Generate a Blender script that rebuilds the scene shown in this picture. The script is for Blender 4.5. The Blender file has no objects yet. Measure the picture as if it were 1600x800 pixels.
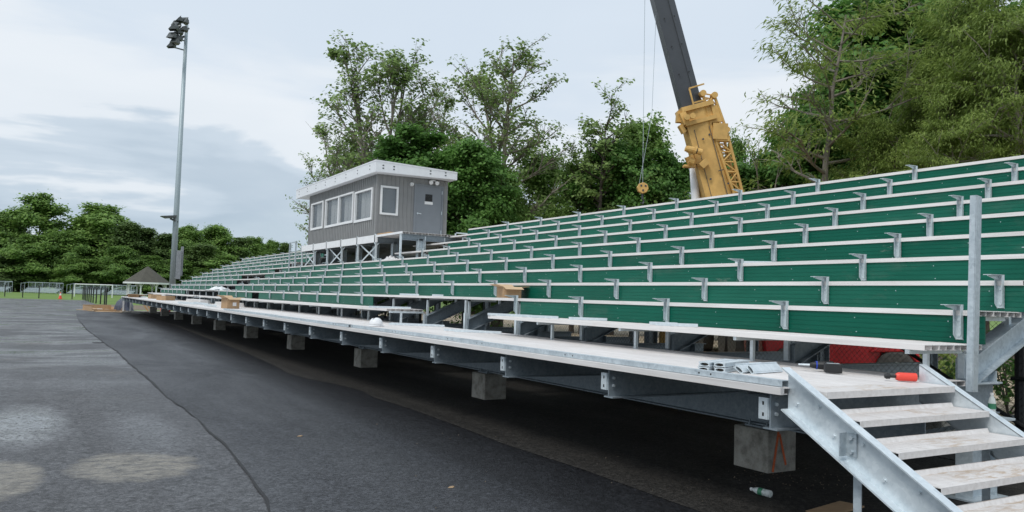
import bpy, math, random
import numpy as np
from mathutils import Vector, Matrix
random.seed(7)
S = bpy.context.scene
COL = S.collection
R = math.radians

# ------------------------------------------------------------------ camera
FPX = 1243.0                      # focal length in pixels of a 1600 px wide picture
def _n(v): return v / np.linalg.norm(v)
_yc = _n(np.array([-732., -46., -FPX]))
_xc = np.array([2120., -136., -FPX]); _xc = _n(_xc - _xc.dot(_yc) * _yc)
_zc = np.cross(_xc, _yc)
ROT = np.stack([_xc, _yc, _zc])   # camera axes -> world
H = 1.6
cam_d = bpy.data.cameras.new('camera'); cam = bpy.data.objects.new('camera', cam_d); COL.objects.link(cam)
cam_d.sensor_width = 36; cam_d.lens = FPX / 1600 * 36; cam_d.clip_end = 5000; cam_d.clip_start = .05
m = Matrix(ROT.tolist()).to_4x4(); m.translation = Vector((0, 0, H)); cam.matrix_world = m
S.camera = cam
def at(px, py, zc):
    """a surveyed point: direction read from the photo, distance zc from the eye"""
    d = ROT @ np.array([px - 800., 400. - py, -FPX]); p = np.array([0, 0, H]) + d / FPX * zc
    return Vector(p)

# ------------------------------------------------------------------ world + sun
W = bpy.data.worlds.new('World'); S.world = W; W.use_nodes = True
nt = W.node_tree; nt.nodes.clear()
out = nt.nodes.new('ShaderNodeOutputWorld'); bg = nt.nodes.new('ShaderNodeBackground')
sky = nt.nodes.new('ShaderNodeTexSky'); sky.sky_type = 'NISHITA'; sky.sun_disc = False
SUN_EL, SUN_ROT = R(52), R(-70)
sky.sun_elevation = SUN_EL; sky.sun_rotation = SUN_ROT; sky.dust_density = 2
tc = nt.nodes.new('ShaderNodeTexCoord'); sep = nt.nodes.new('ShaderNodeSeparateXYZ')
nt.links.new(tc.outputs['Generated'], sep.inputs[0])
def wm(op, a, b=None, c=None, clamp=False):
    n = nt.nodes.new('ShaderNodeMath'); n.operation = op; n.use_clamp = clamp
    for i, v in enumerate((a, b, c)):
        if v is None: continue
        if isinstance(v, (int, float)): n.inputs[i].default_value = v
        else: nt.links.new(v, n.inputs[i])
    return n.outputs[0]
zz = wm('MAXIMUM', sep.outputs[2], 0.0)
den = wm('ADD', zz, 0.16)
cx = wm('DIVIDE', sep.outputs[0], den); cy = wm('DIVIDE', sep.outputs[1], den)
def comb(a_, b_, c_):
    n = nt.nodes.new('ShaderNodeCombineXYZ')
    for i_, v_ in enumerate((a_, b_, c_)):
        if isinstance(v_, (int, float)): n.inputs[i_].default_value = v_
        else: nt.links.new(v_, n.inputs[i_])
    return n.outputs[0]
def wnoise(vec, sc, det=6, ro=.5, di=.3):
    n = nt.nodes.new('ShaderNodeTexNoise'); n.inputs['Scale'].default_value = sc; n.inputs['Detail'].default_value = det; n.inputs['Roughness'].default_value = ro; n.inputs['Distortion'].default_value = di
    nt.links.new(vec, n.inputs['Vector']); return n.outputs[0]
ca = wnoise(comb(cx, cy, 3.7), .7); cb_ = wnoise(comb(cx, cy, 9.1), 2.4, 7)
cc = wnoise(comb(wm('MULTIPLY', sep.outputs[0], 2.2), wm('MULTIPLY', sep.outputs[1], 2.2), wm('MULTIPLY', zz, 11)), 1.3, 6)
# height above the skyline, pushed about by the cloud noise, picks the layer
hh = wm('ADD', zz, wm('MULTIPLY', wm('SUBTRACT', cc, .5), .32))
hh = wm('ADD', hh, wm('MULTIPLY', wm('SUBTRACT', cb_, .5), .06))
cr = nt.nodes.new('ShaderNodeValToRGB'); nt.links.new(hh, cr.inputs[0]); cr.color_ramp.interpolation = 'EASE'
el = cr.color_ramp.elements
stops = [(0.0, (6.0, 6.7, 7.2)), (.045, (4.4, 5.3, 6.1)), (.10, (3.95, 4.85, 5.75)), (.135, (4.8, 5.65, 6.5)), (.155, (6.7, 7.2, 7.7)), (.22, (7.0, 7.45, 7.9)), (.30, (5.7, 6.5, 7.4)), (.6, (6.2, 7.0, 7.9))]
el[0].position, el[0].color = stops[0][0], (*stops[0][1], 1); el[1].position, el[1].color = stops[-1][0], (*stops[-1][1], 1)
for p_, c_ in stops[1:-1]: e = el.new(p_); e.color = (*c_, 1)
soft = wm('MULTIPLY', wm('SUBTRACT', ca, .35), 3.0, clamp=True)
mx = nt.nodes.new('ShaderNodeMixRGB'); nt.links.new(wm('MULTIPLY', soft, .30), mx.inputs[0]); nt.links.new(cr.outputs[0], mx.inputs[1]); mx.inputs[2].default_value = (7.2, 7.7, 8.3, 1)
mx2 = nt.nodes.new('ShaderNodeMixRGB'); mx2.inputs[0].default_value = .97
nt.links.new(sky.outputs[0], mx2.inputs[1]); nt.links.new(mx.outputs[0], mx2.inputs[2])
nt.links.new(mx2.outputs[0], bg.inputs[0]); bg.inputs[1].default_value = .1
nt.links.new(bg.outputs[0], out.inputs[0])
sd = bpy.data.lights.new('sun', 'SUN'); sd.energy = 1.5; sd.angle = R(18); sd.color = (1, .97, .92)
so = bpy.data.objects.new('sun', sd); COL.objects.link(so)
# sun stands to the left, a little behind the camera
sdir = Vector((-math.cos(SUN_EL) * .9, -math.cos(SUN_EL) * .43, math.sin(SUN_EL)))
so.rotation_euler = sdir.to_track_quat('Z', 'Y').to_euler()
S.view_settings.view_transform = 'Standard'; S.view_settings.look = 'None'
S.view_settings.exposure = 0.25; S.view_settings.gamma = 1; S.view_settings.use_curve_mapping = False
S.cycles.max_bounces = 6; S.cycles.transparent_max_bounces = 12

# ------------------------------------------------------------------ materials
class M:
    def speckle(s, c, scale, lo, hi, co=None):
        v = s.voro(scale, co, outp='Color'); bw = s.t.nodes.new('ShaderNodeSeparateColor'); s.t.links.new(v, bw.inputs[0])
        k = s.rng(bw.outputs[0], 0, 1, lo, hi); n = s.t.nodes.new('ShaderNodeVectorMath'); n.operation = 'SCALE'; s.t.links.new(c, n.inputs[0]); s.t.links.new(k, n.inputs[3]); return n.outputs[0]
    """small helper round a node tree"""
    def __init__(s, name, rough=.6, metal=0., spec=None, color=(.5, .5, .5)):
        s.m = bpy.data.materials.new(name); s.m.use_nodes = True; s.t = s.m.node_tree
        s.b = s.t.nodes['Principled BSDF']; s.b.inputs['Roughness'].default_value = rough; s.b.inputs['Metallic'].default_value = metal
        s.b.inputs['Base Color'].default_value = (*color, 1)
        if spec is not None: s.b.inputs['Specular IOR Level'].default_value = spec
        s.tc = s.t.nodes.new('ShaderNodeTexCoord'); s.co = s.tc.outputs['Object']
    def set(s, sock, v):
        if isinstance(v, (int, float, tuple, list)):
            if isinstance(v, (tuple, list)) and len(v) == 3 and sock.type == 'RGBA': v = (*v, 1)
            sock.default_value = v
        else: s.t.links.new(v, sock)
    def math(s, op, a, b=0., clamp=False):
        n = s.t.nodes.new('ShaderNodeMath'); n.operation = op; n.use_clamp = clamp; s.set(n.inputs[0], a); s.set(n.inputs[1], b); return n.outputs[0]
    def map(s, scale=(1, 1, 1), loc=(0, 0, 0), rot=(0, 0, 0), co=None):
        n = s.t.nodes.new('ShaderNodeMapping'); n.inputs['Scale'].default_value = scale; n.inputs['Location'].default_value = loc; n.inputs['Rotation'].default_value = rot
        s.t.links.new(co or s.co, n.inputs[0]); return n.outputs[0]
    def noise(s, scale, detail=4, rough=.55, co=None, dist=0.):
        n = s.t.nodes.new('ShaderNodeTexNoise'); n.inputs['Scale'].default_value = scale; n.inputs['Detail'].default_value = detail
        n.inputs['Roughness'].default_value = rough; n.inputs['Distortion'].default_value = dist; s.t.links.new(co or s.co, n.inputs['Vector']); return n.outputs[0]
    def voro(s, scale, co=None, feature='F1', outp='Distance'):
        n = s.t.nodes.new('ShaderNodeTexVoronoi'); n.feature = feature; n.inputs['Scale'].default_value = scale; s.t.links.new(co or s.co, n.inputs['Vector']); return n.outputs[outp]
    def ramp(s, f, stops):
        n = s.t.nodes.new('ShaderNodeValToRGB'); s.t.links.new(f, n.inputs[0]); e = n.color_ramp.elements
        for i, (p, c) in enumerate(stops):
            c = (c, c, c) if isinstance(c, (int, float)) else c
            k = e[i] if i < 2 else e.new(p)
            k.position = p; k.color = (*c, 1)
        return n.outputs[0]
    def mix(s, f, a, b, mode='MIX'):
        n = s.t.nodes.new('ShaderNodeMixRGB'); n.blend_type = mode; s.set(n.inputs[0], f); s.set(n.inputs[1], a); s.set(n.inputs[2], b); return n.outputs[0]
    def rng(s, f, a, b, c=0., d=1.):
        n = s.t.nodes.new('ShaderNodeMapRange'); s.set(n.inputs[0], f)
        for i, v in enumerate((a, b, c, d)): n.inputs[i + 1].default_value = v
        return n.outputs[0]
    def color(s, v): s.set(s.b.inputs['Base Color'], v)
    def rough(s, v): s.set(s.b.inputs['Roughness'], v)
    def bump(s, h, strength=.3, dist=.01):
        n = s.t.nodes.new('ShaderNodeBump'); n.inputs['Strength'].default_value = strength; n.inputs['Distance'].default_value = dist
        s.t.links.new(h, n.inputs['Height']); s.t.links.new(n.outputs[0], s.b.inputs['Normal'])
    def xyz(s):
        n = s.t.nodes.new('ShaderNodeSeparateXYZ'); s.t.links.new(s.co, n.inputs[0]); return n.outputs

def simple(name, c, rough=.6, metal=0., var=.18, scale=6, spec=None):
    a = M(name, rough, metal, spec)
    f = a.noise(scale, 5, .6)
    a.color(a.ramp(f, [(.3, tuple(x * (1 - var) for x in c)), (.7, tuple(min(1, x * (1 + var)) for x in c))]))
    return a.m

def galv(name, lo, hi, rough=.42, metal=.3):
    a = M(name, rough, metal)
    v = a.voro(38, outp='Color'); f = a.noise(5, 5, .6); g = a.noise(26, 4)
    bw = a.t.nodes.new('ShaderNodeRGBToBW'); a.t.links.new(v, bw.inputs[0])
    k = a.math('ADD', a.math('MULTIPLY', bw.outputs[0], .22), a.math('ADD', a.math('MULTIPLY', f, .5), a.math('MULTIPLY', g, .3)))
    a.color(a.ramp(k, [(.3, lo), (.75, hi)]))
    a.rough(a.rng(f, .3, .7, rough - .08, rough + .14))
    return a.m

MT = {}
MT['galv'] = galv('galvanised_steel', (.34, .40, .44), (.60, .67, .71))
MT['galv_dark'] = galv('shade_toned_galvanised_steel', (.17, .21, .24), (.32, .37, .41), .5, .3)  # darker copy of the galvanised steel, shade under the stand in its colour
MT['bracket'] = galv('bracket_steel', (.44, .51, .54), (.66, .73, .75), .42, .2)
MT['galv_light'] = galv('bright_galvanised_steel', (.55, .62, .66), (.78, .84, .87), .38, .4)
# mill finish aluminium planks
a = M('mill_aluminium_plank', .42, .0)
f = a.noise(3, 6, .6, a.map((1, .15, 1))); g = a.noise(40, 3, .5, a.map((1, .05, 1))); st = a.noise(.9, 6, .7)
c = a.ramp(f, [(.3, (.66, .635, .62)), (.7, (.80, .78, .765))])
c = a.mix(a.rng(g, .46, .7, 0, .38), c, (.50, .47, .45))
c = a.mix(a.rng(st, .60, .74, 0, .45), c, (.52, .46, .40))
a.color(c); a.rough(a.rng(g, .3, .7, .34, .5)); MT['plank'] = a.m
# stair treads, with muddy boot marks of their own shape
a = M('dirty_aluminium_tread', .45, .0)
st = a.noise(9, 7, .7, a.map((.7, 2.2, 1.0)), .8); ms = a.noise(2.6, 3, .5, a.map((1, 1, 2.3)))
f = a.noise(30, 4, .5, a.map((1, .2, 1)))
c = a.ramp(f, [(.3, (.62, .59, .57)), (.7, (.74, .715, .70))])
gn = a.t.nodes.new('ShaderNodeNewGeometry'); sx_ = a.t.nodes.new('ShaderNodeSeparateXYZ'); a.t.links.new(gn.outputs['Normal'], sx_.inputs[0])
tx = a.xyz()[0]; cen = a.rng(a.math('ABSOLUTE', a.math('SUBTRACT', tx, a.math('ADD', 5.4, a.math('MULTIPLY', a.math('SUBTRACT', ms, .5), 1.5)))), .12, .5, 1, 0)
k = a.math('MULTIPLY', a.math('MULTIPLY', a.rng(st, .46, .60), cen), a.rng(sx_.outputs[2], .8, .95))
c = a.mix(a.math('MULTIPLY', k, .75), c, (.42, .29, .17)); a.color(c); MT['tread'] = a.m
# green powder coat
a = M('green_powder_coated_aluminium', .36, .0, .22)
f = a.noise(2.5, 5, .6, a.map((1, .3, 1))); g = a.noise(60, 3, .6, a.map((1, .04, 1)))
c = a.ramp(f, [(.3, (.0015, .088, .055)), (.7, (.003, .118, .076))])
c = a.mix(a.rng(g, .55, .8, 0, .25), c, (.03, .17, .12))
oi = a.t.nodes.new('ShaderNodeObjectInfo'); hs = a.t.nodes.new('ShaderNodeHueSaturation'); a.t.links.new(c, hs.inputs['Color']); a.set(hs.inputs['Value'], a.rng(oi.outputs['Random'], 0, 1, .82, 1.14)); a.set(hs.inputs['Saturation'], a.rng(oi.outputs['Random'], 0, 1, 1.04, .95)); c = hs.outputs[0]
du = a.noise(1.3, 7, .75, a.map((1, .5, 1.4))); c = a.mix(a.rng(du, .54, .72, 0, .22), c, (.20, .23, .20))
sm = a.noise(8, 6, .8, a.map((1, .25, 1))); c = a.mix(a.rng(sm, .64, .72, 0, .4), c, (.30, .31, .28)); a.color(c)
a.rough(a.rng(f, .3, .7, .28, .46)); MT['green'] = a.m
# concrete
a = M('cast_concrete', .85)
f = a.noise(7, 7, .65); g = a.noise(60, 4, .6); v = a.voro(28)
c = a.ramp(f, [(.32, (.17, .163, .14)), (.5, (.35, .335, .295)), (.68, (.47, .455, .41))])
c = a.mix(a.rng(g, .5, .8, 0, .5), c, (.19, .18, .16)); c = a.mix(a.rng(v, .0, .09, .5, 0), c, (.09, .085, .08))
a.color(c); a.bump(g, .5, .006); MT['concrete'] = a.m
MT['white'] = simple('white_painted_metal', (.76, .77, .78), .45, 0, .06)
MT['fascia'] = simple('white_roof_trim', (.74, .76, .79), .5, 0, .05)
MT['siding'] = simple('grey_metal_siding', (.232, .235, .236), .5, 0, .07, 3)
MT['door'] = simple('grey_door_paint', (.195, .215, .24), .42, 0, .05, 3)
MT['dark'] = simple('dark_hollow', (.012, .012, .013), .9)
MT['black'] = simple('black_coated_steel', (.014, .015, .016), .5)
MT['navy'] = simple('black_tarpaulin', (.05, .06, .09), .45, 0, .4, 4)
MT['card'] = simple('brown_cardboard', (.40, .265, .15), .8, 0, .14, 9)
MT['card_in'] = simple('cardboard_inside', (.54, .38, .23), .8, 0, .12, 9)
MT['orange'] = simple('orange_paint_marks', (.62, .13, .04), .7, 0, .25, 20)
MT['red'] = simple('red_vehicle_paint', (.50, .018, .022), .3, 0, .15, 4)
MT['redplastic'] = simple('red_plastic', (.80, .07, .045), .35, 0, .05)
MT['blue'] = simple('blue_plastic', (.02, .06, .45), .35)
MT['rubber'] = simple('grey_dusty_rubber', (.10, .095, .085), .9, 0, .4, 14)
MT['crane'] = simple('crane_yellow_paint', (.62, .385, .125), .6, 0, .2, 2.5)
MT['crane_dark'] = simple('crane_boom_grey', (.055, .062, .075), .45, 0, .15, 1.2)
MT['lampgrey'] = simple('floodlight_housing', (.09, .10, .10), .4, .3)
MT['lens'] = simple('floodlight_lens', (.35, .37, .30), .2)
MT['pole'] = galv('galvanised_pole', (.30, .37, .40), (.44, .51, .54), .5, .3)
MT['bark'] = simple('tree_bark', (.13, .105, .085), .95, 0, .4, 3)
MT['bark_pale'] = simple('pale_tree_bark', (.24, .21, .18), .95, 0, .35, 3)
MT['bark_dark'] = simple('dark_tree_bark', (.075, .06, .05), .95, 0, .35, 3)
MT['blind'] = simple('white_window_blind', (.62, .62, .6), .7, 0, .05)
MT['paper'] = simple('white_paper', (.8, .8, .8), .7, 0, .03)
MT['lumber'] = simple('bare_lumber', (.48, .30, .15), .8, 0, .2)
# shingles
a = M('brown_grey_roof_shingle', .9); f = a.noise(14, 5, .7); g = a.noise(2, 3)
a.color(a.ramp(a.math('ADD', a.math('MULTIPLY', f, .7), a.math('MULTIPLY', g, .3)), [(.35, (.045, .043, .035)), (.65, (.10, .095, .075))])); MT['shingle'] = a.m
# glass
a = M('window_glass', .03, 0, .9, (.25, .29, .32)); a.b.inputs['Alpha'].default_value = .30; MT['glass'] = a.m
a = M('clear_plastic', .12, 0, .7, (.88, .93, .92)); a.b.inputs['Alpha'].default_value = .6; MT['clear'] = a.m

# --- asphalt: weathered left lot
def ell(a, x, y, nz, cx, cy, rx, ry, k=.5, edge=.25):
    dx = a.math('DIVIDE', a.math('SUBTRACT', x, cx), rx); dy = a.math('DIVIDE', a.math('SUBTRACT', y, cy), ry)
    r = a.math('ADD', a.math('MULTIPLY', dx, dx), a.math('MULTIPLY', dy, dy))
    r = a.math('ADD', r, a.math('MULTIPLY', a.math('SUBTRACT', nz, .5), k * 4))
    return a.rng(r, 1 - edge, 1 + edge, 1, 0)
a = M('weathered_asphalt', .6)
x, y, z = a.xyz()
big = a.noise(.35, 5, .6, a.map((1, .35, 1))); mid = a.noise(1.6, 6, .65, a.map((1, .5, 1))); fine = a.noise(95, 3, .7); sp = a.voro(55); grit = a.voro(150)
nz = a.noise(2.4, 6, .65)
c = a.ramp(a.math('ADD', a.math('MULTIPLY', big, .5), a.math('MULTIPLY', mid, .5)), [(.40, (.038, .040, .043)), (.60, (.100, .103, .109))])
c = a.mix(a.rng(a.noise(6, 6, .75), .42, .56, .5, 0), c, (.035, .036, .039))
pits = a.rng(a.noise(17, 4, .7), .545, .60)
c = a.mix(a.math('MULTIPLY', pits, .75), c, (.02, .02, .022))
lane = a.noise(1.3, 3, .5, a.map((1, .03, 1)))
c = a.mix(a.rng(lane, .44, .52, .5, 0), c, (.04, .04, .043))
c = a.mix(a.rng(a.math('ADD', x, a.math('MULTIPLY', mid, .9)), 1.1, 2.1, 0, .55), c, (.045, .047, .052))
c = a.mix(a.rng(fine, .45, .8, 0, .6), c, (.19, .19, .19)); c = a.mix(a.rng(fine, .2, .45, .6, 0), c, (.03, .03, .032))
c = a.speckle(c, 42, .78, 1.62); c = a.speckle(c, 15, .88, 1.24)
# dried mud patches
t1 = ell(a, x, y, nz, .80, 8.05, .50, .62, .55, .35); t2 = ell(a, x, y, nz, -.22, 7.9, .30, .75, .4, .3); farm = a.rng(y, 12., 18.)
strk = a.noise(.55, 5, .6, a.map((.6, 1.0, 1), (4.4, 0, 0)))
t3 = a.math('MULTIPLY', a.rng(strk, .56, .68), farm)
t = a.math('MAXIMUM', a.math('MAXIMUM', t1, t2), a.math('MULTIPLY', t3, .45))
tf = a.math('MULTIPLY', t, a.rng(a.noise(9, 7, .8, a.map((.6, 1.2, 1))), .38, .56, .15, 1.))
c = a.mix(tf, c, (.23, .215, .185))
c = a.speckle(c, 60, .8, 1.2); a.color(c)
# thin film of water: smooth patches
w1 = ell(a, x, y, nz, -.12, 10.9, .40, 1.4, .6, .8); w4 = ell(a, x, y, nz, 1.1, 9.9, .35, 1.3, .6, .9)
w2 = a.math('MULTIPLY', a.math('MULTIPLY', a.rng(a.noise(.42, 5, .6, a.map((.6, 1., 1), (9.4, 3, 0))), .46, .60), a.rng(y, 13., 22.)), .95)
wet = a.math('MAXIMUM', a.math('MAXIMUM', w1, w2), a.math('MULTIPLY', w4, .35))
damp = a.rng(big, .4, .62, .46, .62)
fl = a.math('MULTIPLY', wet, a.rng(a.noise(26, 3, .65), .38, .50, .1, 1))
sp_ = a.rng(fl, 0, 1, .2, 1.); a.set(a.b.inputs['Specular IOR Level'], sp_)
rr = a.t.nodes.new('ShaderNodeMix'); rr.data_type = 'FLOAT'; a.set(rr.inputs[0], fl); a.set(rr.inputs[2], damp); rr.inputs[3].default_value = .10
a.rough(rr.outputs[0])
n = a.t.nodes.new('ShaderNodeBump'); n.inputs['Distance'].default_value = .006
a.t.links.new(a.math('MULTIPLY', a.math('SUBTRACT', 1.0, a.math('MULTIPLY', fl, .93)), .55), n.inputs['Strength'])
a.t.links.new(a.math('SUBTRACT', fine, a.math('MULTIPLY', pits, .6)), n.inputs['Height']); a.t.links.new(n.outputs[0], a.b.inputs['Normal'])
MT['asphalt_old'] = a.m

def fresh(name, lo, hi, seed, rl, rh):
    a = M(name, .6, 0, .22)
    co = a.map((1, .3, 1), (seed, seed, 0))
    big = a.noise(.7, 6, .65, co, .5); mid = a.noise(3.2, 6, .7, a.map((1, .6, 1), (seed, 0, 0))); fine = a.noise(85, 3, .7)
    c = a.ramp(a.math('ADD', a.math('MULTIPLY', big, .6), a.math('MULTIPLY', mid, .4)), [(.40, lo), (.60, hi)])
    c = a.mix(a.rng(a.noise(1.6, 3, .6, a.map((1, .035, 1), (seed, 0, 0))), .42, .56, .55, 0), c, tuple(v * .62 for v in lo))
    c = a.mix(a.rng(a.noise(20, 4, .7), .5, .68, 0, .5), c, tuple(v * 1.7 for v in hi)); c = a.mix(a.rng(a.noise(31, 3, .7), .36, .5, .65, 0), c, tuple(v * .4 for v in lo))
    c = a.mix(a.rng(fine, .5, .8, 0, .55), c, tuple(v * 2.4 for v in hi)); c = a.mix(a.rng(fine, .25, .47, .7, 0), c, tuple(v * .35 for v in lo))
    xx_ = a.xyz()[0]; dust = a.math('ADD', xx_, a.math('MULTIPLY', a.math('SUBTRACT', mid, .5), 1.6)); dust = a.math('ADD', dust, a.math('MULTIPLY', a.math('SUBTRACT', big, .5), 3.))
    if seed < 5: c = a.mix(a.rng(dust, 1.6, 3.6, .62, 0), c, (.074, .077, .084))
    v = a.voro(17); c = a.mix(a.rng(v, .0, .045, .5, 0), c, (.16, .15, .13))
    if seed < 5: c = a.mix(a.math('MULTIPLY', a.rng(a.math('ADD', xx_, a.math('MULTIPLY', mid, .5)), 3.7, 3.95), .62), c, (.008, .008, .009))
    c = a.speckle(c, 48, .5, 1.5); c = a.speckle(c, 17, .8, 1.2)
    st_ = a.voro(9, a.map((1, 1, 1), (2, 5, 0))); c = a.mix(a.rng(st_, .0, .05, .35, 0), c, (.2, .19, .17))
    a.color(c); a.rough(a.rng(big, .35, .65, rl, rh)); a.bump(fine, .8, .008); return a.m
MT['asphalt_new'] = fresh('new_asphalt', (.018, .019, .0215), (.034, .0365, .042), 3., .42, .6)
MT['asphalt_under'] = fresh('brownish_new_asphalt', (.021, .0198, .018), (.034, .032, .029), 11., .72, .85)
MT['crack'] = simple('dark_crack_filler', (.012, .012, .013), .7)
# grass
a = M('mown_grass', .9); f = a.noise(.12, 5, .6); g = a.noise(4, 5, .7)
a.color(a.ramp(a.math('ADD', a.math('MULTIPLY', f, .5), a.math('MULTIPLY', g, .5)), [(.38, (.085, .155, .022)), (.62, (.16, .25, .045))])); a.bump(g, .6, .05); MT['grass'] = a.m
a = M('leaf_litter_gravel', .95); f = a.voro(14, outp='Color'); g = a.noise(1.2, 5, .6); bw = a.t.nodes.new('ShaderNodeRGBToBW'); a.t.links.new(f, bw.inputs[0])
a.color(a.ramp(a.math('ADD', a.math('MULTIPLY', bw.outputs[0], .6), a.math('MULTIPLY', g, .4)), [(.3, (.12, .085, .05)), (.5, (.34, .27, .18)), (.7, (.62, .52, .38))])); a.bump(bw.outputs[0], .8, .05); MT['gravel'] = a.m
MT['dirt'] = simple('brown_dirt', (.17, .135, .095), .95, 0, .35, 1.5)

def leafmat(name, lo, mid, hi, trans=.3):
    a = M(name, .55, 0, .3)
    g = a.t.nodes.new('ShaderNodeNewGeometry'); r = g.outputs['Random Per Island']; f = a.noise(.55, 4, .6)
    oi = a.t.nodes.new('ShaderNodeObjectInfo')
    k = a.math('ADD', a.math('MULTIPLY', r, .45), a.math('MULTIPLY', f, .75)); k = a.math('ADD', k, a.math('MULTIPLY', a.math('SUBTRACT', oi.outputs['Random'], .5), .16))
    c = a.ramp(k, [(.28, lo), (.88, hi), (.55, mid)])
    a.color(c)
    tr = a.t.nodes.new('ShaderNodeBsdfTranslucent'); a.t.links.new(c, tr.inputs[0]); ms = a.t.nodes.new('ShaderNodeMixShader'); ms.inputs[0].default_value = trans
    o = a.t.nodes['Material Output']; a.t.links.new(a.b.outputs[0], ms.inputs[1]); a.t.links.new(tr.outputs[0], ms.inputs[2]); a.t.links.new(ms.outputs[0], o.inputs[0])
    return a.m
MT['leaf_maple'] = leafmat('maple_leaves', (.05, .12, .028), (.105, .23, .05), (.19, .36, .085), .44)
MT['leaf_syc'] = leafmat('sycamore_leaves', (.115, .19, .055), (.21, .31, .095), (.33, .45, .15), .46)
MT['leaf_locust'] = leafmat('locust_leaves', (.12, .175, .042), (.22, .305, .072), (.35, .45, .12), .48)
MT['leaf_far'] = leafmat('belt_leaves', (.075, .15, .036), (.16, .28, .065), (.29, .44, .11), .42)
MT['leaf_dark'] = leafmat('dark_belt_leaves', (.06, .11, .038), (.12, .19, .06), (.19, .29, .09), .42)
MT['leaf_light'] = leafmat('light_green_leaves', (.115, .21, .05), (.21, .345, .085), (.32, .48, .15), .46)
MT['leaf_bush'] = leafmat('bush_leaves', (.04, .08, .015), (.10, .17, .03), (.22, .30, .05))

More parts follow.
